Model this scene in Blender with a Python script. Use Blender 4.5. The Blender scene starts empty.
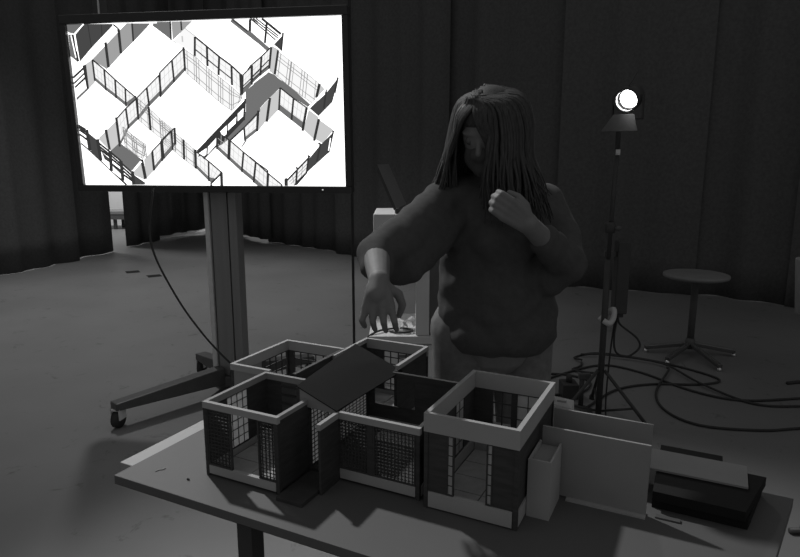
import bpy, bmesh, math, random
from mathutils import Vector, Matrix
random.seed(7)
S = bpy.context.scene
C = S.collection
R = math.radians

# ------------------------------------------------------------------ camera, world, lights, exposure
cam_d = bpy.data.cameras.new('camera'); cam = bpy.data.objects.new('camera', cam_d); C.objects.link(cam)
cam_d.sensor_width = 36.0; cam_d.lens = 28.0; cam_d.clip_end = 200
cam.location = (0, 0, 1.5); cam.rotation_euler = (R(90 - 10.8), 0, 0)
S.camera = cam

world = bpy.data.worlds.new('dim_hall'); S.world = world; world.use_nodes = True
world.node_tree.nodes['Background'].inputs[0].default_value = (1, 1, 1, 1)
world.node_tree.nodes['Background'].inputs[1].default_value = 0.155

def light(name, kind, loc, target, power, size=0.2, angle=60, blend=0.6, size_y=None):
    d = bpy.data.lights.new(name, kind); o = bpy.data.objects.new(name, d); C.objects.link(o)
    d.energy = power; o.location = loc
    o.rotation_euler = (Vector(target) - Vector(loc)).to_track_quat('-Z', 'Y').to_euler()
    if kind == 'SPOT': d.spot_size = R(angle); d.spot_blend = blend; d.shadow_soft_size = size
    elif kind == 'AREA':
        d.size = size
        if size_y: d.shape = 'RECTANGLE'; d.size_y = size_y
    else: d.shadow_soft_size = size
    return o
light('rig_spot_key', 'SPOT', (-3.1, 5.2, 6.4), (0.35, 1.2, 0.75), 1350, 0.14, 36, 0.75)
light('floor_fill_spot', 'SPOT', (-3.3, 7.2, 7.0), (-2.8, 6.4, 0), 900, 0.16, 74, 1.0)  # unseen fill spot, added to brighten the floor on the left
light('corridor_light', 'AREA', (-7.4, 12.2, 3.6), (-6.6, 13.0, 0), 110, 1.2)
light('backstage_light', 'AREA', (-3.55, 13.05, 2.2), (-3.55, 13.05, 0), 48, 2.2, size_y=0.2)

S.view_settings.view_transform = 'Standard'; S.view_settings.look = 'None'
S.view_settings.gamma = 1.0; S.view_settings.exposure = 0.0; S.view_settings.use_curve_mapping = False

# ------------------------------------------------------------------ materials (all procedural greys)
def mat(name, g, rough=0.7, var=0.15, scale=8.0, spec=0.3, bump=0.0, metal=0.0, stretch=None, detail=4.0):
    m = bpy.data.materials.new(name); m.use_nodes = True
    nt = m.node_tree; b = nt.nodes['Principled BSDF']
    b.inputs['Roughness'].default_value = rough; b.inputs['Metallic'].default_value = metal
    b.inputs['Specular IOR Level'].default_value = spec
    tc = nt.nodes.new('ShaderNodeTexCoord'); n = nt.nodes.new('ShaderNodeTexNoise')
    n.inputs['Scale'].default_value = scale; n.inputs['Detail'].default_value = detail
    if stretch:
        mp = nt.nodes.new('ShaderNodeMapping'); mp.inputs['Scale'].default_value = stretch
        nt.links.new(tc.outputs['Object'], mp.inputs['Vector']); nt.links.new(mp.outputs['Vector'], n.inputs['Vector'])
    else:
        nt.links.new(tc.outputs['Object'], n.inputs['Vector'])
    r = nt.nodes.new('ShaderNodeValToRGB')
    lo, hi = g * (1 - var), g * (1 + var)
    r.color_ramp.elements[0].color = (lo, lo, lo, 1); r.color_ramp.elements[1].color = (hi, hi, hi, 1)
    r.color_ramp.elements[0].position = 0.3; r.color_ramp.elements[1].position = 0.7
    nt.links.new(n.outputs['Fac'], r.inputs['Fac']); nt.links.new(r.outputs['Color'], b.inputs['Base Color'])
    if bump:
        bp = nt.nodes.new('ShaderNodeBump'); bp.inputs['Strength'].default_value = bump
        nt.links.new(n.outputs['Fac'], bp.inputs['Height']); nt.links.new(bp.outputs['Normal'], b.inputs['Normal'])
    return m
def emit(name, g, s=1.0):
    m = bpy.data.materials.new(name); m.use_nodes = True; nt = m.node_tree; nt.nodes.clear()
    e = nt.nodes.new('ShaderNodeEmission'); o = nt.nodes.new('ShaderNodeOutputMaterial')
    e.inputs[0].default_value = (g, g, g, 1); e.inputs[1].default_value = s
    nt.links.new(e.outputs[0], o.inputs[0]); return m

def floor_material():
    m = mat('concrete_floor', 0.20, 0.55, 0.10, 0.9, 0.25, 0.0, detail=6)
    nt = m.node_tree; b = nt.nodes['Principled BSDF']; ramp = [n for n in nt.nodes if n.type == 'VALTORGB'][0]
    tc = [n for n in nt.nodes if n.type == 'TEX_COORD'][0]
    # dark scuffs with ragged shapes
    n2 = nt.nodes.new('ShaderNodeTexNoise'); n2.inputs['Scale'].default_value = 5.5; n2.inputs['Detail'].default_value = 8
    n2.inputs['Roughness'].default_value = 0.7; n2.inputs['Distortion'].default_value = 1.2
    nt.links.new(tc.outputs['Object'], n2.inputs['Vector'])
    r2 = nt.nodes.new('ShaderNodeValToRGB'); r2.color_ramp.elements[0].position = 0.60; r2.color_ramp.elements[1].position = 0.70
    r2.color_ramp.elements[0].color = (1, 1, 1, 1); r2.color_ramp.elements[1].color = (0.55, 0.55, 0.55, 1)
    nt.links.new(n2.outputs['Fac'], r2.inputs['Fac'])
    mx = nt.nodes.new('ShaderNodeMix'); mx.data_type = 'RGBA'; mx.blend_type = 'MULTIPLY'; mx.inputs['Factor'].default_value = 1
    nt.links.new(ramp.outputs['Color'], mx.inputs['A']); nt.links.new(r2.outputs['Color'], mx.inputs['B'])
    nt.links.new(mx.outputs['Result'], b.inputs['Base Color'])
    n3 = nt.nodes.new('ShaderNodeTexNoise'); n3.inputs['Scale'].default_value = 60
    nt.links.new(tc.outputs['Object'], n3.inputs['Vector'])
    bp = nt.nodes.new('ShaderNodeBump'); bp.inputs['Strength'].default_value = 0.06
    nt.links.new(n3.outputs['Fac'], bp.inputs['Height']); nt.links.new(bp.outputs['Normal'], b.inputs['Normal'])
    return m

M = dict(
    floor=floor_material(),
    curtain=mat('black_molton_curtain', 0.125, 0.95, 0.12, 30, 0.0),
    white_wall=mat('white_painted_wall', 0.7, 0.8, 0.04, 3, 0.2),
    grey_wall=mat('grey_upper_wall', 0.12, 0.8, 0.1, 3, 0.2),
    black=mat('black_plastic', 0.06, 0.45, 0.1, 20, 0.3),
    rubber=mat('black_rubber', 0.055, 0.8, 0.1, 20, 0.2),
    bezel=mat('bezel_plastic', 0.04, 0.35, 0.05, 20, 0.4),
    alu=mat('brushed_aluminium', 0.27, 0.5, 0.08, 30, 0.5, 0, 0.0, (1, 1, 0.05)),
    alu_light=mat('light_aluminium_strip', 0.75, 0.45, 0.06, 30, 0.5),
    steel=mat('dark_grey_steel', 0.10, 0.45, 0.08, 20, 0.4),
    chrome=mat('chrome', 0.75, 0.32, 0.05, 10, 0.5, 0, 1.0),
    wood=mat('black_stained_wood', 0.065, 0.6, 0.2, 18, 0.25, 0, 0, (1, 1, 6)),
    black_card=mat('black_card', 0.013, 0.75, 0.1, 12, 0.2),
    card=mat('white_card', 0.43, 0.8, 0.05, 6, 0.2),
    card_grey=mat('light_grey_card', 0.32, 0.8, 0.06, 6, 0.2),
    paper=mat('shoji_paper', 0.75, 0.9, 0.03, 6, 0.1),
    panel_card=mat('translucent_card', 0.40, 0.9, 0.05, 6, 0.1),
    tatami=mat('tatami_paper', 0.42, 0.85, 0.1, 40, 0.1),
    board=mat('grey_board', 0.125, 0.6, 0.10, 2.2, 0.3, 0, 0, None, 6),
    white_board=mat('white_laminate', 0.36, 0.5, 0.05, 4, 0.4),
    table_leg=mat('dark_steel_leg', 0.05, 0.5, 0.1, 12, 0.3),
    white_metal=mat('white_lacquer', 0.58, 0.5, 0.04, 6, 0.4),
    white_plastic=mat('white_plastic', 0.55, 0.5, 0.05, 6, 0.4),
    skin=mat('skin', 0.21, 0.6, 0.06, 30, 0.3),
    hair=mat('dark_hair', 0.07, 0.65, 0.35, 60, 0.2, 0.2, 0, (6, 6, 0.6)),
    knit=mat('black_knit', 0.10, 0.95, 0.08, 60, 0.05, 0.15),
    trousers=mat('dark_trousers', 0.20, 0.9, 0.15, 40, 0.1),
    mask=mat('black_face_mask', 0.09, 0.9, 0.1, 40, 0.1),
    eye=mat('eye', 0.12, 0.2, 0.1, 40, 0.5),
    shoe=mat('black_leather', 0.04, 0.5, 0.1, 20, 0.4),
    seat=mat('stool_seat_laminate', 0.22, 0.5, 0.06, 8, 0.4),
    tape=mat('dark_floor_tape', 0.03, 0.8, 0.1, 10, 0.1),
    reflector=mat('lamp_reflector', 0.7, 0.2, 0.03, 8, 0.5, 0, 1.0),
)

def translucent(m, f):
    nt = m.node_tree; b = nt.nodes['Principled BSDF']; out = [n for n in nt.nodes if n.type == 'OUTPUT_MATERIAL'][0]
    t = nt.nodes.new('ShaderNodeBsdfTranslucent'); mx = nt.nodes.new('ShaderNodeMixShader'); mx.inputs[0].default_value = f
    nt.links.new(b.inputs['Base Color'].links[0].from_socket, t.inputs['Color'])
    nt.links.new(b.outputs[0], mx.inputs[1]); nt.links.new(t.outputs[0], mx.inputs[2]); nt.links.new(mx.outputs[0], out.inputs[0])
translucent(M['paper'], 0.5); translucent(M['panel_card'], 0.25)

# ------------------------------------------------------------------ helpers
class MB:
    def __init__(s): s.v = []; s.f = []; s.mi = []
    def add(s, vs, fs, mi=0):
        o = len(s.v); s.v += [tuple(p) for p in vs]; s.f += [tuple(i + o for i in f) for f in fs]; s.mi += [mi] * len(fs); return s
    def box(s, x0, x1, y0, y1, z0, z1, mi=0):
        return s.add([(x0,y0,z0),(x1,y0,z0),(x1,y1,z0),(x0,y1,z0),(x0,y0,z1),(x1,y0,z1),(x1,y1,z1),(x0,y1,z1)],
                     [(3,2,1,0),(4,5,6,7),(0,1,5,4),(1,2,6,5),(2,3,7,6),(3,0,4,7)], mi)
    def prism(s, poly, z0, z1, mi=0):          # poly counter-clockwise in xy
        n = len(poly)
        return s.add([(x,y,z0) for x,y in poly] + [(x,y,z1) for x,y in poly],
                     [tuple(range(n))[::-1], tuple(range(n, 2*n))] + [(i,(i+1)%n,(i+1)%n+n,i+n) for i in range(n)], mi)
    def bar(s, a, b, w, h, up=(0,0,1), mi=0):    # rectangular bar from a to b
        a, b = Vector(a), Vector(b); d = (b-a).normalized(); u = Vector(up)
        x = d.cross(u)
        if x.length < 1e-5: x = d.cross(Vector((1,0,0)))
        x.normalize(); y = x.cross(d).normalized()
        vs = [p + x*sx*w/2 + y*sy*h/2 for p in (a,b) for sx,sy in ((-1,-1),(1,-1),(1,1),(-1,1))]
        return s.add(vs, [(0,1,2,3)[::-1],(4,5,6,7),(0,1,5,4),(1,2,6,5),(2,3,7,6),(3,0,4,7)], mi)
    def tube(s, pts, r, n=8, mi=0, closed=True):
        pts = [Vector(p) for p in pts]; rs = r if isinstance(r, (list, tuple)) else [r]*len(pts)
        o = len(s.v); vs = []; fs = []
        prev = None
        for i, p in enumerate(pts):
            d = (pts[min(i+1,len(pts)-1)] - pts[max(i-1,0)]).normalized()
            if prev is None:
                x = d.cross(Vector((0,0,1)))
                if x.length < 1e-3: x = d.cross(Vector((1,0,0)))
            else: x = prev - d*prev.dot(d)
            x.normalize(); prev = x; y = d.cross(x)
            vs += [p + (x*math.cos(2*math.pi*k/n) + y*math.sin(2*math.pi*k/n))*rs[i] for k in range(n)]
        for i in range(len(pts)-1):
            fs += [(i*n+k, i*n+(k+1)%n, (i+1)*n+(k+1)%n, (i+1)*n+k) for k in range(n)]
        fs += [tuple(range(n))[::-1], tuple(range((len(pts)-1)*n, len(pts)*n))]
        return s.add(vs, fs, mi)
    def lathe(s, prof, c=(0,0,0), n=24, axis=None, mi=0, caps=True):   # prof [(r,z)]
        q = Vector((0,0,1)).rotation_difference(Vector(axis)) if axis is not None else None
        vs = []
        for r, z in prof:
            for k in range(n):
                p = Vector((r*math.cos(2*math.pi*k/n), r*math.sin(2*math.pi*k/n), z))
                if q: p = q @ p
                vs.append(p + Vector(c))
        m = len(prof)
        fs = [(i*n+k, i*n+(k+1)%n, (i+1)*n+(k+1)%n, (i+1)*n+k) for i in range(m-1) for k in range(n)]
        if caps: fs += [tuple(range(n))[::-1], tuple(range((m-1)*n, m*n))]
        return s.add(vs, fs, mi)
    def build(s, name, m, parent=None, smooth=False, bevel=0):
        me = bpy.data.meshes.new(name); me.from_pydata(s.v, [], s.f)
        ms = m if isinstance(m, (list, tuple)) else [m]
        for x in ms: me.materials.append(M[x] if isinstance(x, str) else x)
        for p, i in zip(me.polygons, s.mi): p.material_index = i; p.use_smooth = smooth
        me.update()
        o = bpy.data.objects.new(name, me); C.objects.link(o)
        if parent: o.parent = parent
        if bevel:
            b = o.modifiers.new('bevel', 'BEVEL'); b.width = bevel; b.segments = 2; b.limit_method = 'ANGLE'
        return o
def tag(o, label, cat, group=None):
    o['label'] = label; o['category'] = cat
    if group: o['group'] = group
    return o
def struct(o, label=None, cat=None):
    o['kind'] = 'structure'
    if label: o['label'] = label
    if cat: o['category'] = cat
    return o
def thing(name, label, cat, loc=(0,0,0), rz=0.0, group=None):
    o = bpy.data.objects.new(name, None); C.objects.link(o); o.empty_display_size = 0.1
    o.location = loc; o.rotation_euler = (0,0,rz); return tag(o, label, cat, group)
def spline(pts, k=6):
    P = [Vector(p) for p in pts]; P = [P[0]*2-P[1]] + P + [P[-1]*2-P[-2]]; out = []
    for i in range(1, len(P)-2):
        for j in range(k):
            t = j/k; a,b,c,d = P[i-1],P[i],P[i+1],P[i+2]
            out.append(0.5*((2*b)+(c-a)*t+(2*a-5*b+4*c-d)*t*t+(3*b-a-3*c+d)*t**3))
    return out + [P[-2]]

# ------------------------------------------------------------------ the room
fl = MB().box(-14, 9, -3, 17, -0.1, 0).build('floor', 'floor'); struct(fl)

def curtain_panel(a, b, hem, height, label, folds, seed):
    """one hanging drape from a to b on the floor plan, folded, with its own hem height"""
    rnd = random.Random(seed)
    a, b = Vector(a), Vector(b); d = (b-a).normalized(); n = Vector((-d.y, d.x)); a = a-d*0.13+n*0.07*(1 if seed % 2 else -1); b = b+d*0.13+n*0.07*(1 if seed % 2 else -1); L = (b-a).length
    N = max(24, int(folds*10)); cols = []
    ph = rnd.random()*6
    wob = [rnd.uniform(0.6, 1.25) for _ in range(int(folds)+3)]
    for i in range(N+1):
        t = i/N; k = t*folds
        amp = 0.036*wob[int(k)]
        off = amp*math.sin(k*2*math.pi+ph) + 0.02*math.sin(k*1.3*math.pi+ph*2)
        cols.append((t, off))
    zs = [(hem, 1.0), (hem+0.4, 1.05), (hem+1.2, 0.95), (hem+2.6, 0.85), (height, 0.6)]
    th = 0.006; V = []; F = []
    for side in (0, 1):
        for z, s in zs:
            for t, off in cols:
                zz = z + (0.004*math.sin(t*folds*2*math.pi+ph+1.0) if z == hem else 0)
                p = a + d*(t*L) + n*(off*s + side*th); V.append((p.x, p.y, max(zz, 0.004)))
    W = N+1; K = len(zs)
    for side in (0,1):
        o = side*W*K
        for r in range(K-1):
            for i in range(N):
                f = (o+r*W+i, o+r*W+i+1, o+(r+1)*W+i+1, o+(r+1)*W+i); F.append(f if side == 0 else f[::-1])
    o = W*K
    for i in range(N): F.append((i+1, i, o+i, o+i+1))
    mb = MB(); mb.add(V, F)
    ob = mb.build('stage_curtain', 'curtain', None, True)
    return tag(ob, label, 'curtain', 'black drapes around the hall')
LC = [((-6.9,2.0),(-5.30,8.05),0.004), ((-5.30,8.05),(-4.98,9.2),0.008), ((-4.98,9.2),(-4.70,10.05),0.012)]
LL = ['black drape at the far left edge of the picture', 'black drape second from the left edge beside the bright doorway slit',
      'black drape forming the left side of the bright doorway slit']
RC = [((-4.79,10.95),(-4.62,11.55),0.01), ((-4.62,11.55),(-4.30,12.35),0.07), ((-4.30,12.35),(-3.98,12.98),0.10)]
RL = ['narrow black drape forming the right side of the bright doorway slit', 'black drape with raised hem left of the display column',
      'black drape in the hall corner with light glowing under its hem']
BC = [((-3.82,12.83),(-3.15,12.22),0.10), ((-3.15,12.22),(-2.4,11.36),0.07), ((-2.4,11.36),(-0.9,10.0),0.004), ((-0.9,10.0),(0.6,8.68),0.004),
      ((0.6,8.68),(2.0,7.42),0.004), ((2.0,7.42),(3.2,6.95),0.004), ((3.2,6.95),(4.1,6.22),0.004), ((4.1,6.22),(7.5,3.4),0.004)]
BL = ['black drape directly behind the display column with light under its hem', 'black drape just right of the display column',
      'black drape between the display and the standing person', 'black drape directly behind the person on the left side',
      'black drape behind the person and the lit lamp', 'black drape behind the lamp stand and the round stool',
      'black drape right behind the round stool toward the right edge', 'black drape at the far right edge of the picture']
sd = 1
for segs, labs in ((LC, LL), (RC, RL), (BC, BL)):
    for (a, b, hem), lab in zip(segs, labs):
        L = math.hypot(b[0]-a[0], b[1]-a[1]); curtain_panel(a, b, hem, 5.6, lab, max(2, round(L/0.42)), sd); sd += 1

# behind the drapes: white wall of the neighbouring space, added white strips that catch light behind the raised hems
struct(MB().box(-9.5, -4.7, 14.5, 14.7, 0, 2.7).build('wall_back', 'white_wall'))
struct(MB().box(-9.5, -4.7, 14.52, 14.7, 2.7, 6.0).build('wall_upper', 'grey_wall'))
def strip(name, a, b, off, z0, z1, m, th=0.03):
    a, b = Vector(a), Vector(b); d = (b-a).normalized(); n = Vector((-d.y, d.x))*off; t = Vector((-d.y, d.x))*th*(1 if off > 0 else -1)
    p = [a+n, b+n, b+n+t, a+n+t]
    if off < 0: p = p[::-1]
    return struct(MB().prism([(q.x,q.y) for q in p], z0, z1).build(name, m))
strip('hem_light_strip_back', (-4.0,13.25), (-2.2,11.55), 0.12, 0, 0.35, 'white_wall')
strip('hem_light_strip_left', (-4.75,11.55), (-4.05,13.25), 0.12, 0, 0.35, 'white_wall')
pp = thing('wall_pipes', 'pale vertical service pipe seen through the slit above the display', 'pipe', (-6.72, 14.35, 0))
MB().tube([(-0.02,0,2.7),(-0.02,0,6)], 0.045, 12).build('pipe', 'white_wall', pp, True)
MB().tube([(0.17,0.03,2.7),(0.17,0.03,6)], 0.02, 10).build('conduit', 'alu_light', pp, True)
MB().box(-0.08,0.24,-0.02,0.17,2.64,2.70).build('pipe_bracket', 'alu_light', pp)
bn = thing('low_bench', 'low grey bench beyond the doorway slit in the curtains', 'bench', (-6.2, 13.85, 0))
MB().box(-1.2,0.9,-0.28,0.28,0.33,0.40).build('bench_top', 'seat', bn, bevel=0.008)
MB().box(-1.2,0.9,-0.27,-0.24,0.22,0.33).build('apron', 'steel', bn)
for x in (-1.1, -0.05, 0.8):
    for y in (-0.2, 0.2): MB().box(x-0.03,x+0.03,y-0.03,y+0.03,0,0.33).build('leg', 'black', bn)

for (x, y, r, lab) in ((-3.64,8.34,-0.35,'short dark tape mark on the floor nearer the doorway slit'), (-3.23,8.04,-0.3,'short dark tape mark on the floor nearer the display column')):
    o = MB().box(-0.085,0.085,-0.085,0.085,0.0005,0.003).build('floor_tape', 'tape'); o.location = (x,y,0); o.rotation_euler = (0,0,R(35)+r*0.2); tag(o, lab, 'tape', 'tape marks on the floor')

# ------------------------------------------------------------------ display on its mobile stand
YS = -0.144; TILT = -0.039
ds = thing('display_stand', 'tall grey column floor stand on castors carrying the big screen', 'stand', (-1.10, 3.90, 0), YS)
MB().box(-0.104,-0.074,-0.062,0.05,0.10,1.92).build('column_strip', 'alu_light', ds, bevel=0.004)
MB().box(-0.064,0.040,-0.05,0.05,0.10,1.92).build('column_panel', 'alu', ds, bevel=0.004)
MB().box(0.048,0.10,-0.05,0.05,0.10,1.92).build('column_edge', 'alu', ds, bevel=0.004)
MB().box(-0.095,0.095,-0.03,0.055,0.09,1.95).build('column_core', 'black', ds)
MB().box(-0.45,0.45,-0.012,0.045,1.62,2.05).build('mount_plate', 'black', ds)
MB().box(-0.13,0.13,-0.09,0.13,0.06,0.13).build('base_hub', 'steel', ds, bevel=0.01)
feet = [(-0.42,-0.63), (0.48,-0.56), (-0.36,0.30), (0.42,0.36)]
for fx, fy in feet:
    q_ = Vector((-fy,fx)).normalized()*0.04; vs_ = []
    for t_, z0_, z1_ in ((0.1,0.075,0.19),(1.03,0.108,0.152)):
        for s_, z_ in ((-1,z0_),(1,z0_),(1,z1_),(-1,z1_)): vs_.append((fx*t_+q_.x*s_, fy*t_+q_.y*s_, z_))
    ft = MB().add(vs_, [(0,1,2,3),(7,6,5,4),(1,0,4,5),(2,1,5,6),(3,2,6,7),(0,3,7,4)]).build('foot', 'steel', ds, bevel=0.006)
    cs = MB().tube([(fx-0.018,fy,0.05),(fx+0.018,fy,0.05)],0.05,18).build('castor_wheel', 'rubber', ds, True)
    MB().box(fx-0.03,fx-0.022,fy-0.03,fy+0.03,0.05,0.115).box(fx+0.022,fx+0.03,fy-0.03,fy+0.03,0.05,0.115).box(fx-0.03,fx+0.03,fy-0.03,fy+0.03,0.105,0.115).build('castor_fork', 'alu_light', ds)

tv = thing('flat_screen', 'large flat screen showing a black and white isometric drawing of rooms', 'screen', (-1.123, 3.72, 1.81))
tv.rotation_euler = (-TILT, 0, YS); tv.rotation_mode = 'XYZ'
tv.matrix_world = Matrix.Translation((-1.123,3.72,1.81)) @ Matrix.Rotation(YS,4,'Z') @ Matrix.Rotation(-TILT,4,'X')*1.0
SW, SH = 1.637, 1.637*9/16
hw, hh = SW/2, SH/2
fr = MB()
fr.box(-hw-0.035,hw+0.035,-0.018,0.06,hh,hh+0.05); fr.box(-hw-0.035,hw+0.035,-0.018,0.06,-hh-0.04,-hh)
fr.box(-hw-0.035,-hw,-0.018,0.06,-hh,hh); fr.box(hw,hw+0.035,-0.018,0.06,-hh,hh)
fr.build('bezel', 'bezel', tv, bevel=0.004)
MB().box(-hw-0.02,hw+0.02,0.03,0.095,-hh-0.02,hh+0.03).build('back_shell', 'black', tv, bevel=0.01)
MB().box(-hw,hw,0.0065,0.03,-hh,hh).build('screen_panel', emit('screen_white', 1.0, 1.9), tv)
LED = MB().box(0.68,0.688,-0.0195,-0.017,-hh-0.022,-hh-0.016).build('status_light', emit('led', 0.6), tv)
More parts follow.
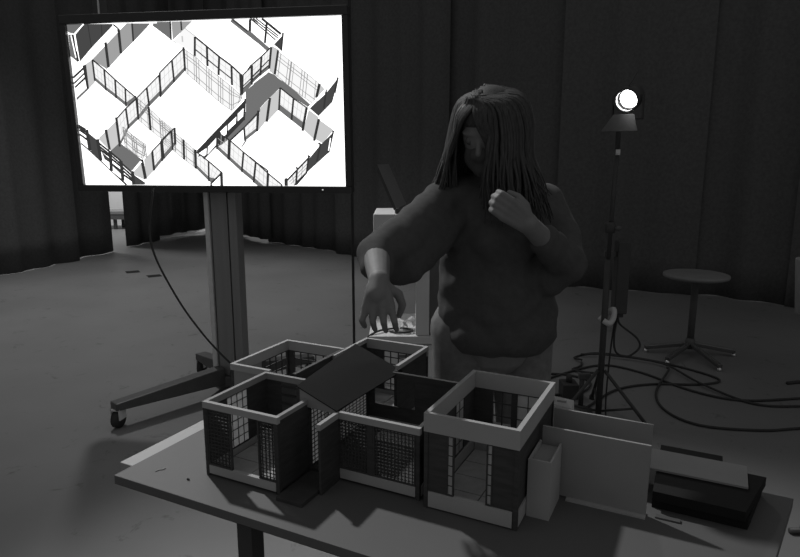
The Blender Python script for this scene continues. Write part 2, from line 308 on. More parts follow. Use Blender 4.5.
PIC = "2,0,3,1902,52,1881,132,2000,0,2000,0,1932;2,0,0,1622,53,1549,32,1878,2,1887;1,0,68,1554,170,1717,348,1970,351,1993,159,2000,132,2000,57,1881;7,2,125,2000,46,1887,52,1877,136,1996,133,2000;7,2,51,1888,4,1909,2,1896,48,1875;3,2,32,1881,50,1555,66,1559,47,1884;3,1,158,1994,167,1724,174,1725,166,1995;3,1,262,1994,257,1860,264,1859,269,1994;7,3,50,1853,54,1682,63,1683,59,1854;7,3,23,1869,41,1604,49,1605,31,1871;3,2,353,1978,391,1923,399,1936,361,1992;6,0,269,1457,289,1479,394,1638,497,1780,499,1992,456,1995,400,1914,164,1577;2,0,497,1780,608,1942,633,1985,499,1992;3,2,274,1777,277,1478,298,1480,295,1779;3,2,383,1929,384,1641,404,1642,404,1930;3,2,493,1992,490,1780,503,1780,506,1992;2,0,651,1954,747,1829,783,1775,789,1977,652,1984;5,0,114,1223,168,1301,164,1575,107,1522;3,2,9,1352,100,1468,90,1487,0,1373,0,1369;3,2,15,1291,101,1407,93,1421,7,1305;3,2,87,1507,100,1223,118,1227,105,1510;3,2,6,1351,94,1459,85,1478,0,1373,0,1364;3,2,6,1282,95,1398,88,1413,0,1298,0,1294;3,2,13,1232,110,1357,100,1375,4,1250;2,1,6,1077,114,1219,110,1247,8,1114;3,2,97,1514,100,1223,118,1225,116,1516;8,0,171,1317,248,1197,252,1456,169,1575;5,1,195,1535,195,1277,198,1277,198,1536;5,1,223,1496,221,1237,224,1237,226,1496;5,1,169,1488,250,1368,252,1372,171,1491;5,1,169,1402,248,1282,251,1285,172,1405;3,2,165,1569,248,1450,255,1462,173,1582;2,1,171,1317,248,1197,249,1245,171,1365;8,0,248,1197,322,1098,328,1329,252,1456;5,1,276,1413,271,1164,274,1164,279,1414;5,1,301,1371,296,1131,299,1131,304,1371;5,1,250,1368,325,1251,327,1254,252,1372;5,1,248,1282,323,1174,325,1177,251,1286;3,2,248,1450,324,1323,332,1335,256,1462;2,1,248,1197,322,1098,323,1147,249,1245;8,0,322,1098,392,998,400,1218,328,1329;5,1,351,1292,344,1065,347,1065,353,1292;5,1,374,1255,367,1032,370,1032,377,1255;5,1,325,1251,396,1143,398,1147,327,1254;5,1,323,1174,393,1070,395,1073,325,1177;3,2,324,1323,396,1212,404,1224,332,1335;2,1,322,1098,392,998,393,1046,323,1147;8,0,392,998,477,1090,477,1102,400,1218;5,1,424,1179,419,1029,422,1029,427,1179;5,1,450,1141,447,1059,450,1059,453,1141;5,1,396,1143,476,1096,478,1100,398,1147;5,1,394,1069,477,1092,477,1096,394,1074;3,2,396,1212,473,1096,481,1109,403,1224;2,1,392,998,477,1090,478,1138,393,1046;3,2,162,1575,164,1316,178,1318,176,1576;3,2,245,1456,242,1197,255,1198,259,1456;3,2,321,1329,315,1098,329,1099,335,1329;3,2,393,1218,385,998,398,998,406,1218;3,2,470,1103,470,1090,483,1090,484,1102;8,0,477,832,571,996,564,1222,482,1102;5,1,508,1142,507,887,510,887,511,1143;5,1,535,1182,538,942,541,942,538,1183;5,1,481,1011,568,1146,566,1149,479,1014;5,1,480,921,570,1070,568,1074,478,924;3,2,485,1096,568,1217,561,1228,479,1108;2,1,477,832,571,996,569,1050,478,886;8,0,571,996,670,1143,668,1371,564,1222;5,1,597,1272,603,1045,606,1046,600,1273;5,1,632,1322,636,1094,639,1095,635,1322;5,1,567,1146,669,1294,667,1297,566,1149;5,1,570,1070,670,1218,668,1221,568,1074;3,2,568,1217,671,1366,664,1377,561,1228;2,1,571,996,670,1143,669,1196,569,1050;3,2,475,1102,470,832,485,832,489,1103;3,2,557,1221,564,995,578,998,572,1224;3,2,660,1371,663,1142,677,1144,675,1372;8,0,663,1106,776,1281,773,1545,673,1399;5,1,705,1448,700,1164,703,1164,708,1448;5,1,738,1497,737,1223,740,1223,741,1497;5,1,671,1300,775,1456,773,1459,669,1303;5,1,667,1202,776,1368,774,1371,665,1205;3,2,676,1393,776,1539,769,1551,669,1404;2,1,663,1106,776,1281,775,1333,665,1158;8,0,776,1281,863,1416,869,1681,773,1545;5,1,804,1591,804,1326,807,1326,806,1591;5,1,836,1636,833,1371,836,1371,839,1636;5,1,775,1456,868,1591,866,1595,773,1459;5,1,776,1368,866,1503,864,1506,774,1371;3,2,776,1539,872,1675,866,1687,769,1551;2,1,776,1281,863,1416,865,1468,775,1333;3,2,666,1399,656,1106,671,1105,680,1398;3,2,766,1545,769,1280,783,1282,780,1546;3,2,862,1681,856,1416,871,1416,876,1681;8,0,311,496,394,721,389,975,304,840;5,1,331,885,337,571,340,572,334,886;5,1,359,930,365,646,368,647,362,930;5,1,307,725,392,889,389,892,305,728;5,1,310,610,393,804,391,807,307,613;3,2,308,835,392,969,385,980,300,846;2,1,311,496,394,721,393,770,310,545;8,0,394,721,478,840,477,1091,389,975;5,1,417,1014,421,761,423,761,420,1014;5,1,446,1053,448,800,451,801,449,1053;5,1,391,889,478,1006,476,1010,390,892;5,1,393,804,478,922,476,926,391,808;3,2,392,968,480,1085,474,1098,385,981;2,1,394,721,478,840,477,888,393,770;3,2,297,839,303,495,318,497,312,842;3,2,381,974,387,720,402,722,396,976;3,2,469,1091,470,839,485,841,484,1092;5,0,238,431,311,512,303,825,149,608;3,2,207,711,216,493,234,497,225,715;8,0,480,824,564,698,565,973,487,1091;4,1,500,1068,494,799,499,799,505,1068;4,1,547,996,545,723,549,723,552,997;4,1,484,1035,563,915,567,921,487,1041;4,1,483,998,563,877,567,882,486,1004;4,1,480,880,563,756,566,761,483,886;4,1,485,1089,564,970,567,976,488,1094;4,1,478,821,562,695,565,700,481,827;8,0,564,698,654,571,658,824,565,973;4,1,582,943,580,672,584,672,586,943;4,1,637,853,634,596,639,597,642,853;4,1,563,915,655,771,659,776,567,921;4,1,563,877,655,735,658,741,567,882;4,1,563,755,654,624,657,630,566,761;4,1,564,970,656,821,659,826,567,976;4,1,562,695,653,569,656,574,565,700;8,0,654,571,743,438,750,690,658,824;4,1,674,797,670,544,674,545,679,797;4,1,729,717,723,464,727,464,734,717;4,1,655,770,747,637,750,643,659,776;4,1,655,735,746,602,749,607,658,741;4,1,654,624,743,491,746,496,657,630;4,1,656,821,749,687,752,693,659,826;4,1,653,569,741,435,744,440,656,574;4,1,484,1091,477,824,483,824,489,1091;4,1,562,973,561,697,567,698,568,973;4,1,655,823,652,571,657,572,661,824;4,1,747,690,740,438,745,438,753,690;3,2,557,988,555,697,573,698,575,989;8,0,636,564,722,446,728,698,644,816;4,1,659,792,651,540,656,540,663,792;4,1,709,722,702,469,707,469,713,722;4,1,641,763,725,645,728,651,644,769;4,1,640,728,724,610,727,615,643,733;4,1,636,616,722,498,725,504,639,622;4,1,643,813,726,695,729,701,646,819;4,1,635,561,720,443,723,448,638,566;8,0,722,446,803,328,811,573,728,698;4,1,742,673,736,422,741,422,747,673;4,1,792,598,785,351,789,351,796,598;4,1,725,645,808,521,811,527,728,651;4,1,724,610,807,487,810,493,727,615;4,1,722,498,803,379,807,385,725,504;4,1,726,696,809,570,812,576,729,701;4,1,720,443,802,325,805,331,723,448;8,0,803,328,887,219,893,448,811,573;4,1,825,548,818,306,823,306,829,548;4,1,875,473,868,240,873,240,879,473;4,1,808,521,890,399,894,405,811,527;4,1,807,487,890,367,893,373,810,493;4,1,804,379,887,266,890,272,807,385;4,1,809,570,892,445,895,451,812,576;4,1,802,325,886,216,888,221,805,331;4,1,641,816,633,564,639,564,647,816;4,1,725,698,719,445,725,446,731,698;4,1,808,573,801,328,806,328,813,573;4,1,890,448,884,218,890,219,896,448;3,2,802,584,795,328,812,328,820,584;3,2,884,456,877,215,897,216,904,456;8,0,633,309,722,454,723,693,636,564;5,1,664,607,661,357,664,357,667,607;5,1,692,650,691,405,694,406,695,650;5,1,636,477,723,612,722,615,634,481;5,1,635,392,723,532,721,535,633,396;3,2,639,558,726,688,719,699,633,570;2,1,633,309,722,454,722,507,633,363;3,2,629,563,625,308,640,309,643,564;3,2,715,693,715,453,729,454,730,694;8,0,892,211,980,54,990,308,898,432;5,1,927,391,920,158,923,159,930,391;5,1,958,349,949,106,952,106,961,349;5,1,895,357,986,222,988,225,897,360;5,1,893,283,982,137,985,141,895,286;3,2,894,426,986,301,993,314,901,439;2,1,892,211,980,54,982,108,893,265;8,0,980,54,1002,31,1086,163,990,308;5,1,1020,260,986,47,989,46,1023,259;5,1,1052,212,993,40,996,38,1055,210;5,1,986,222,1057,118,1059,121,988,225;5,1,983,137,1029,73,1031,77,984,141;3,2,986,301,1082,157,1089,170,993,314;2,1,980,54,1002,31,1037,86,982,108;3,2,891,432,885,211,898,211,904,432;3,2,983,308,974,54,987,54,996,308;3,2,1081,171,997,39,1006,23,1090,156;3,2,1006,31,1085,144,1077,160,998,47;3,2,990,39,989,0,1003,0,1004,39;3,2,1070,168,1066,0,1088,0,1092,168;8,0,353,561,428,433,425,625,350,745;4,1,363,721,366,535,371,536,368,721;4,1,408,649,411,459,416,459,413,650;4,1,349,705,424,584,428,590,353,711;4,1,349,680,425,558,428,563,353,685;4,1,351,599,426,473,429,479,354,604;4,1,349,742,424,623,427,628,352,747;4,1,352,558,427,431,430,436,355,564;8,0,428,433,515,354,510,498,425,625;4,1,440,600,443,417,448,418,445,600;4,1,491,523,495,370,500,371,495,524;4,1,424,584,509,467,512,473,428,590;4,1,425,557,510,447,513,453,428,563;4,1,426,472,512,383,515,389,429,479;4,1,424,623,508,496,511,501,427,628;4,1,427,430,514,351,516,358,429,437;4,1,347,744,350,561,356,561,353,745;4,1,422,625,425,433,431,434,428,626;4,1,507,498,512,354,518,355,513,499;8,0,868,1393,944,1277,952,1572,873,1673;4,1,886,1653,881,1370,885,1370,891,1653;4,1,934,1593,927,1300,931,1300,939,1592;4,1,870,1615,949,1511,952,1516,873,1620;4,1,869,1576,948,1470,951,1475,872,1581;4,1,867,1452,944,1340,948,1345,870,1458;4,1,871,1671,951,1570,954,1575,874,1676;4,1,866,1391,943,1275,946,1280,869,1396;8,0,944,1277,1030,1146,1042,1434,952,1572;4,1,968,1545,959,1251,964,1251,972,1544;4,1,1022,1462,1010,1172,1015,1172,1026,1461;4,1,949,1511,1038,1374,1041,1379,952,1516;4,1,948,1470,1036,1334,1039,1339,951,1475;4,1,944,1340,1031,1207,1034,1212,948,1345;4,1,951,1570,1040,1431,1043,1436,954,1575;4,1,943,1275,1028,1143,1031,1148,946,1280;8,0,1030,1146,1111,1023,1122,1326,1042,1434;4,1,1056,1412,1044,1121,1048,1121,1060,1412;4,1,1104,1348,1092,1047,1097,1047,1108,1347;4,1,1038,1374,1119,1263,1121,1268,1041,1379;4,1,1036,1333,1117,1220,1120,1226,1039,1339;4,1,1031,1207,1112,1087,1115,1092,1034,1212;4,1,1040,1431,1121,1323,1124,1329,1043,1436;4,1,1028,1143,1109,1020,1112,1025,1031,1148;8,0,1111,1023,1187,930,1198,1219,1122,1326;4,1,1135,1305,1124,1004,1128,1004,1140,1304;4,1,1181,1240,1170,949,1174,949,1185,1240;4,1,1119,1263,1195,1158,1197,1164,1121,1268;4,1,1117,1220,1193,1118,1196,1124,1120,1226;4,1,1112,1087,1188,991,1191,997,1115,1093;4,1,1121,1323,1197,1216,1200,1221,1124,1329;4,1,1109,1020,1186,927,1189,933,1112,1025;8,0,1187,930,1254,1036,1274,1096,1198,1219;4,1,1211,1194,1198,952,1203,951,1215,1194;4,1,1256,1122,1239,1016,1243,1014,1261,1120;4,1,1195,1158,1268,1081,1271,1087,1197,1164;4,1,1194,1118,1266,1073,1268,1079,1195,1124;4,1,1191,991,1259,1046,1257,1053,1189,997;4,1,1197,1216,1272,1094,1275,1099,1200,1221;4,1,1189,928,1255,1034,1253,1039,1186,933;4,1,870,1673,865,1393,870,1393,875,1673;4,1,949,1572,941,1277,947,1277,955,1572;4,1,1039,1434,1027,1146,1033,1146,1044,1434;4,1,1120,1326,1108,1023,1113,1022,1125,1326;4,1,1195,1219,1184,930,1190,930,1201,1218;4,1,1271,1098,1252,1038,1256,1034,1276,1094;8,0,945,1588,1033,1464,1039,1697,957,1812;5,1,997,1754,988,1526,991,1526,999,1754;5,1,952,1736,1036,1618,1038,1621,954,1739;5,1,948,1661,1034,1540,1036,1544,950,1664;3,2,953,1804,1035,1689,1043,1704,961,1820;8,0,1033,1464,1109,1356,1124,1574,1039,1697;5,1,1080,1635,1070,1410,1073,1410,1083,1635;5,1,1036,1618,1118,1500,1120,1503,1038,1621;5,1,1034,1540,1113,1427,1115,1431,1036,1544;3,2,1035,1689,1119,1566,1128,1581,1043,1704;8,0,1109,1356,1203,1234,1208,1466,1124,1574;5,1,1165,1520,1155,1295,1158,1295,1167,1520;5,1,1118,1500,1206,1387,1207,1391,1120,1503;5,1,1113,1427,1204,1310,1206,1313,1115,1431;3,2,1120,1566,1204,1458,1212,1474,1127,1582;8,0,1203,1234,1265,1112,1277,1352,1208,1466;5,1,1241,1409,1233,1173,1235,1173,1244,1409;5,1,1205,1387,1272,1271,1274,1274,1207,1390;5,1,1204,1310,1268,1191,1270,1194,1206,1313;3,2,1204,1459,1272,1345,1281,1359,1213,1473;3,2,949,1813,937,1588,953,1587,964,1811;3,2,1031,1697,1025,1464,1041,1464,1047,1696;3,2,1116,1575,1102,1358,1117,1355,1131,1573;3,2,1201,1466,1196,1234,1211,1233,1216,1466;3,2,1269,1353,1257,1112,1272,1111,1284,1351;3,2,952,1657,1032,1542,1038,1552,957,1668;3,2,1032,1542,1108,1434,1114,1444,1038,1552;3,2,1108,1434,1202,1304,1207,1314,1114,1444;2,0,680,1930,780,1783,782,1997,683,1998;6,0,789,1782,892,1920,945,1994,791,1997;3,2,778,1997,774,1783,786,1782,791,1997;3,2,858,1996,857,1891,869,1891,869,1996;8,0,794,1767,871,1696,943,1588,959,1827,892,1920,863,1884;5,2,889,1908,957,1815,961,1824,894,1916;5,2,858,1824,858,1756,869,1756,869,1824;5,2,787,1771,864,1670,868,1677,791,1778;3,2,859,1696,858,1423,873,1424,874,1696;2,2,1219,1975,1403,1721,1422,1758,1247,2000,1232,2000;3,2,1235,1988,1410,1750,1415,1760,1240,1998;3,2,1355,1996,1348,1853,1364,1851,1371,1994;3,2,1370,1990,1413,1925,1418,1935,1375,1999;3,2,1388,1989,1414,1954,1419,1964,1393,1999;2,2,1330,1836,1469,1624,1489,1660,1350,1871;3,2,1352,1985,1346,1861,1365,1859,1371,1982;3,2,1472,1962,1450,1718,1466,1714,1487,1958;3,2,1362,1992,1466,1841,1472,1853,1370,2000,1366,2000;3,2,1466,1841,1530,1744,1537,1755,1472,1853;3,2,1380,1991,1549,1764,1554,1776,1388,2000,1384,2000;3,2,1402,1993,1553,1786,1559,1798,1411,2000,1406,2000;3,2,1439,1986,1569,1802,1580,1824,1455,2000,1447,2000;1,0,1520,1699,1571,1624,1587,1805;3,2,1583,1828,1565,1625,1578,1622,1596,1825;8,0,1346,1246,1413,1341,1428,1563,1355,1469;5,1,1378,1501,1367,1278,1370,1277,1381,1500;5,1,1403,1532,1389,1310,1392,1309,1405,1532;5,1,1353,1393,1424,1487,1422,1491,1351,1397;5,1,1350,1319,1419,1414,1417,1417,1348,1322;3,2,1358,1463,1431,1557,1425,1569,1352,1475;2,1,1346,1246,1413,1341,1417,1397,1348,1301;8,0,1413,1341,1480,1421,1501,1670,1428,1563;5,1,1451,1599,1434,1368,1436,1367,1454,1599;5,1,1476,1635,1456,1395,1459,1394,1478,1634;5,1,1424,1487,1495,1586,1493,1589,1422,1491;5,1,1419,1413,1488,1503,1486,1506,1417,1417;3,2,1431,1557,1504,1665,1498,1676,1425,1569;2,1,1413,1341,1480,1421,1484,1476,1417,1397;3,2,1347,1470,1339,1246,1353,1245,1362,1468;3,2,1421,1564,1405,1342,1420,1340,1436,1562;3,2,1494,1672,1472,1422,1487,1419,1509,1669;3,2,1332,1404,1360,1462,1349,1476,1321,1417;3,2,1350,1315,1484,1519,1479,1529,1345,1325;3,2,1349,1271,1482,1461,1478,1469,1344,1280;5,0,1479,1391,1514,1346,1550,1639,1506,1685;3,2,1542,1634,1509,1356,1525,1351,1557,1629;8,0,1274,1118,1349,1237,1358,1460,1286,1351;5,1,1309,1388,1298,1158,1300,1158,1311,1387;5,1,1333,1424,1323,1197,1325,1197,1335,1424;5,1,1283,1272,1356,1385,1354,1388,1281,1275;5,1,1279,1194,1353,1310,1351,1313,1277,1197;3,2,1289,1345,1361,1455,1355,1466,1283,1356;2,1,1274,1118,1349,1237,1351,1293,1277,1174;3,2,1279,1351,1267,1119,1281,1117,1293,1350;3,2,1351,1461,1342,1237,1356,1236,1365,1460;3,2,1283,1212,1408,1395,1404,1404,1278,1220;3,2,1277,1175,1357,1293,1353,1300,1273,1182;3,2,1261,1366,1259,1125,1280,1126,1283,1366;8,0,1519,1353,1610,1218,1640,1497,1549,1617;4,1,1565,1594,1535,1327,1539,1325,1570,1592;4,1,1620,1521,1589,1245,1594,1244,1624,1520;4,1,1542,1562,1633,1439,1635,1444,1544,1567;4,1,1537,1525,1628,1400,1631,1405,1540,1530;4,1,1524,1409,1615,1277,1618,1282,1527,1414;4,1,1548,1615,1639,1494,1641,1499,1550,1620;4,1,1517,1351,1608,1215,1611,1220,1520,1356;8,0,1610,1218,1705,1090,1731,1377,1640,1497;4,1,1656,1473,1627,1193,1631,1191,1660,1472;4,1,1710,1401,1684,1116,1688,1115,1715,1400;4,1,1633,1438,1724,1317,1727,1323,1635,1444;4,1,1628,1400,1721,1277,1723,1282,1631,1405;4,1,1615,1277,1710,1151,1712,1156,1618,1282;4,1,1639,1494,1729,1374,1732,1379,1641,1499;4,1,1609,1215,1704,1087,1707,1093,1611,1220;8,0,1705,1090,1805,970,1825,1243,1731,1377;4,1,1747,1350,1723,1066,1727,1065,1752,1349;4,1,1804,1270,1783,994,1787,994,1808,1269;4,1,1724,1317,1820,1186,1822,1191,1727,1322;4,1,1721,1277,1817,1148,1819,1153,1723,1282;4,1,1710,1151,1808,1027,1811,1033,1712,1156;4,1,1729,1374,1824,1240,1826,1245,1732,1379;4,1,1704,1087,1804,967,1806,973,1706,1093;4,1,1547,1618,1516,1354,1521,1352,1552,1616;4,1,1637,1498,1607,1218,1612,1217,1643,1496;4,1,1728,1377,1703,1091,1708,1089,1733,1376;4,1,1822,1243,1802,971,1807,970,1827,1242;4,2,1635,1498,1607,1226,1618,1224,1645,1495;2,1,1355,1245,1579,1241,1518,1346,1474,1380;2,1,1392,1281,1299,1163,1299,1148,1294,921,1093,629,1090,505,1167,599,1235,707,1320,829,1376,920,1460,1062,1534,1173,1556,1195,1643,1075,1743,962,1761,992,1709,1074,1614,1216,1523,1330,1474,1383;2,1,1286,814,1133,598,1170,568,1266,707,1341,814,1398,920,1404,1295,1301,1102;3,2,1823,1238,1797,1076,1815,1069,1841,1230;5,0,1801,1043,1868,1167,1835,1227;1,2,1876,1123,1756,947,1817,854,1918,1019,1936,1122,1962,1297;3,2,1955,1306,1930,1125,1943,1120,1968,1301;3,2,1872,1169,1850,948,1863,945,1884,1165;7,3,1761,954,1876,1152,1867,1168,1752,970;8,0,1534,926,1622,806,1643,1067,1552,1195;5,1,1581,1153,1562,886,1565,886,1584,1152;5,1,1611,1110,1591,846,1594,846,1614,1110;5,1,1545,1104,1635,979,1637,982,1547,1108;5,1,1539,1015,1628,892,1630,895,1541,1018;3,2,1549,1189,1640,1061,1646,1073,1555,1201;2,1,1534,926,1622,806,1628,882,1539,1003;8,0,1622,806,1698,700,1736,955,1643,1067;5,1,1673,1030,1646,771,1649,770,1676,1029;5,1,1704,993,1671,736,1674,735,1707,992;5,1,1635,979,1723,868,1724,872,1637,982;5,1,1628,892,1710,784,1712,787,1630,895;3,2,1640,1061,1734,948,1739,961,1646,1074;2,1,1622,806,1698,700,1710,777,1628,882;3,2,1545,1196,1528,927,1541,925,1558,1194;3,2,1637,1069,1615,807,1629,804,1650,1066;3,2,1730,957,1692,703,1704,698,1743,952;3,2,1727,965,1689,681,1707,675,1745,959;5,0,1705,693,1774,580,1817,843,1747,932;5,0,1783,580,1836,528,1862,573,1920,686,1825,805;3,2,1810,824,1770,561,1788,554,1828,816;5,0,1372,677,1442,814,1460,1062,1395,950;5,0,1447,799,1530,934,1547,1188,1474,1092;3,2,1465,1080,1433,793,1451,788,1483,1075;3,2,1377,929,1359,678,1375,675,1394,926;3,1,910,361,1084,505,1123,567,1201,691,1277,814,1296,1065,987,574;7,2,1229,802,1271,860,1278,959,1233,891;7,2,1152,688,1213,776,1221,857,1156,761;7,2,1116,637,1139,660,1146,753,1093,676;3,2,1288,1073,1271,815,1283,813,1300,1071;8,0,1274,561,1366,677,1379,897,1273,722;5,1,1307,781,1303,600,1306,600,1310,781;5,1,1343,839,1334,638,1337,638,1345,839;5,1,1274,667,1376,822,1374,826,1272,670;5,1,1274,613,1371,749,1369,752,1273,617;3,2,1277,717,1382,892,1376,903,1270,728;2,1,1274,561,1366,677,1369,723,1274,608;3,2,1266,722,1267,560,1281,561,1280,723;3,2,1372,898,1359,677,1373,676,1386,897;3,2,1169,560,1277,715,1269,730,1161,575;2,1,1242,468,1290,569,1274,565,1243,491;3,1,957,331,1066,505,1070,699,903,440;7,2,987,394,1054,512,1060,598,994,488;7,2,958,370,976,394,982,473,921,409;7,2,1115,614,1139,645,1146,738,1095,645;8,0,1060,458,1141,326,1156,576,1070,673;5,1,1097,640,1085,414,1088,414,1100,640;5,1,1126,608,1113,370,1115,370,1129,608;5,1,1065,599,1150,491,1152,495,1067,603;5,1,1062,528,1145,408,1147,412,1064,532;3,2,1067,666,1153,569,1159,582,1072,679;2,1,1060,458,1141,326,1144,380,1062,511;8,0,1141,326,1236,172,1258,422,1156,576;5,1,1189,524,1171,275,1174,275,1192,524;5,1,1223,473,1203,224,1206,223,1225,473;5,1,1150,491,1250,337,1252,341,1152,495;5,1,1145,408,1242,254,1244,257,1147,411;3,2,1153,569,1255,416,1261,428,1160,582;2,1,1141,326,1236,172,1241,225,1144,380;8,0,1236,172,1322,49,1345,299,1258,422;5,1,1286,381,1263,131,1266,131,1288,381;5,1,1315,340,1292,90,1295,90,1317,340;5,1,1250,337,1337,214,1338,218,1252,341;5,1,1242,254,1329,131,1331,134,1244,257;3,2,1255,415,1342,293,1348,306,1261,428;2,1,1236,172,1322,49,1327,102,1241,225;8,0,1322,49,1354,0,1421,0,1431,192,1345,299;5,1,1372,264,1352,0,1355,0,1375,263;5,1,1401,228,1387,0,1389,0,1404,228;5,1,1337,214,1425,95,1427,98,1338,218;5,1,1329,131,1419,0,1421,0,1422,2,1331,134;3,2,1342,293,1428,186,1434,199,1348,306;2,1,1322,49,1354,0,1392,0,1327,102;3,2,1063,673,1053,458,1067,458,1077,672;3,2,1149,576,1134,327,1148,326,1163,575;3,2,1251,423,1229,173,1243,171,1265,421;3,2,1338,300,1315,50,1329,48,1352,298;3,2,1424,193,1414,0,1428,0,1437,192;3,2,1148,577,1133,327,1155,325,1170,575;8,0,1318,41,1348,0,1424,0,1434,154,1345,299;5,1,1373,251,1351,0,1353,0,1376,250;5,1,1403,202,1387,0,1390,0,1406,202;5,1,1335,212,1428,69,1430,72,1337,215;5,1,1326,126,1412,0,1416,0,1328,129;3,2,1341,293,1431,148,1437,160,1348,305;2,1,1318,41,1348,0,1386,0,1323,89;8,0,1529,0,1530,17,1434,154,1424,0;5,1,1465,108,1458,0,1461,0,1467,108;5,1,1496,62,1493,0,1496,0,1499,62;5,1,1428,68,1495,0,1500,0,1429,73;3,2,1431,147,1526,10,1533,23,1437,160;3,2,1338,301,1312,42,1325,40,1351,298;3,2,1427,154,1417,0,1431,0,1441,153;3,2,1523,17,1522,0,1536,0,1536,16;3,2,1297,352,1340,291,1349,307,1306,369;1,1,1732,330,1717,169,1883,416,1920,664,1822,506;3,2,1914,681,1874,418,1887,413,1926,676;3,2,1816,515,1787,303,1800,298,1829,511;7,3,1894,590,1877,440,1884,437,1901,588;8,0,1557,2,1625,4,1712,169,1732,337,1567,80;3,2,1576,65,1741,346,1732,360,1567,80;3,2,1730,370,1710,170,1723,167,1743,366;3,2,1640,206,1629,36,1643,35,1654,205;3,1,1616,4,1643,13,1721,161,1717,184,1634,51;3,2,1550,87,1549,2,1574,2,1575,88;4,1,1687,261,1674,118,1678,117,1691,260;4,1,1648,147,1724,274,1721,279,1645,152;4,1,1644,98,1719,228,1716,233,1641,103;4,1,1609,127,1619,27,1623,28,1613,128;4,1,1587,47,1645,136,1642,141,1585,52;4,1,1598,24,1641,92,1638,97,1595,29;3,2,1724,371,1742,350,1749,368,1732,389;3,2,1635,223,1652,202,1660,221,1643,243;3,2,1805,523,1823,502,1831,521,1813,542;3,2,1554,85,1572,64,1580,84,1562,105;2,1,369,174,400,199,474,330,313,545,227,431;5,0,162,560,223,447,213,697,148,592;5,0,233,455,313,545,303,809,228,705;3,2,205,703,219,453,238,458,225,707;3,2,297,863,303,543,322,546,317,866;8,0,351,505,427,393,426,634,350,745;4,1,363,723,364,482,369,483,368,723;4,1,408,656,409,415,414,416,413,656;4,1,349,694,424,583,428,589,352,700;4,1,349,661,424,549,428,555,352,667;4,1,349,555,425,444,428,449,353,561;4,1,349,742,424,631,427,636,352,748;4,1,349,502,425,391,428,396,353,508;8,0,427,393,484,338,520,515,426,634;4,1,442,610,436,382,441,382,447,610;4,1,499,539,471,350,475,348,504,538;4,1,424,583,512,476,515,483,427,589;4,1,425,549,507,452,510,458,427,555;4,1,425,443,491,374,494,380,428,450;4,1,424,631,519,512,522,518,427,637;4,1,426,390,483,335,486,341,428,397;4,1,347,745,348,505,354,505,353,745;4,1,423,633,424,393,430,394,429,634;4,1,517,516,482,339,487,337,523,514;5,0,402,126,485,63,468,306,399,191;5,0,490,80,564,195,552,427,489,330;3,2,462,327,478,76,502,83,486,333;7,3,402,175,474,298,463,314,392,191;8,0,563,187,647,341,644,564,562,435;5,1,588,478,590,238,593,239,591,479;5,1,616,521,618,290,621,290,618,521;5,1,563,351,646,488,644,491,561,354;5,1,564,268,647,414,645,417,562,272;3,2,565,430,648,558,641,569,558,441;2,1,563,187,647,341,646,390,563,236;8,0,647,341,745,517,751,730,644,564;5,1,679,619,678,400,681,400,682,619;5,1,714,674,711,459,714,459,717,675;5,1,646,488,750,657,748,661,644,491;5,1,647,414,748,587,746,590,645,417;3,2,648,558,755,724,748,735,641,569;2,1,647,341,745,517,746,565,646,390;3,2,553,434,554,186,572,188,571,437;3,2,636,563,638,340,656,342,653,565;3,2,743,730,736,517,754,517,760,730;1,0,75,437,151,300,147,560,70,672;1,2,5,526,65,437,227,162,322,1,342,2,314,58,227,179,152,316,75,445,8,550;3,2,0,731,60,662,69,682,6,755,0,742;3,2,0,703,58,630,68,650,10,722,0,703;3,2,0,757,52,702,61,723,7,779,0,764;3,2,0,643,60,565,71,585,8,665,0,651;3,2,141,534,222,421,233,440,151,553;3,2,142,494,221,381,231,400,153,512;3,2,144,453,225,348,235,368,155,472;3,2,222,422,303,301,314,320,233,440;3,2,225,381,301,261,312,279,236,399;3,2,229,332,300,228,311,247,239,351;3,2,231,259,298,171,309,190,241,278;3,2,307,269,383,149,394,167,318,287;3,2,310,221,381,108,392,127,321,239;3,2,313,172,380,68,391,86,324,190;3,2,314,122,379,42,389,62,324,142;3,2,51,711,57,443,83,447,77,715;3,2,128,589,137,313,163,319,154,594;3,2,217,438,212,178,238,180,243,440;3,2,296,309,296,57,322,60,321,312;3,2,378,181,378,2,403,5,404,184;1,1,178,333,222,285,224,333,161,430;1,1,387,3,478,6,484,31,397,134;1,1,240,236,297,140,303,181,241,269"
shades = {1:0.065, 2:0.17, 3:0.04, 4:0.30, 5:0.60, 6:0.36, 7:1.0, 8:0.96}
items = []
for it in PIC.split(';'):
    q = [int(t) for t in it.split(',')]; items.append((q[1], q[0], q[2:]))
items.sort(key=lambda t: t[0])
keys = sorted(shades); pv = []; pf = []; pm = []
for k, (lay, sh, q) in enumerate(items):
    y = 0.0060 - k*9e-6; b = len(pv); n = len(q)//2
    for j in range(n): pv.append(((q[2*j]/2000-0.5)*SW, y, (q[2*j+1]/2000-0.5)*SH))
    pf.append(tuple(range(b, b+n))); pm.append(keys.index(sh))
pic = MB(); pic.v = pv; pic.f = pf; pic.mi = pm
pic.build('screen_drawing', [emit('screen_tone_%d' % k, shades[k], 1.9 if k == 7 else 1.0) for k in keys], tv)

cb = spline([(-1.43,3.64,1.34),(-1.452,3.6,1.03),(-1.333,3.6,0.72),(-1.17,3.6,0.46),(-1.02,3.66,0.25),(-0.98,3.74,0.19)], 8)
tag(MB().tube(cb, 0.006, 8).build('power_cable', 'rubber', None, True), 'black cable drooping from the screen to the stand column', 'cable')
hc = spline([(-0.345,4.55,0.012),(-0.352,4.62,0.02),(-0.355,4.64,0.15),(-0.355,4.64,1.5),(-0.355,4.64,5.4)], 5)
tag(MB().tube(hc, 0.010, 8).build('hanging_cable', 'rubber', None, True), 'thin black cable hanging straight down between screen and person', 'cable')

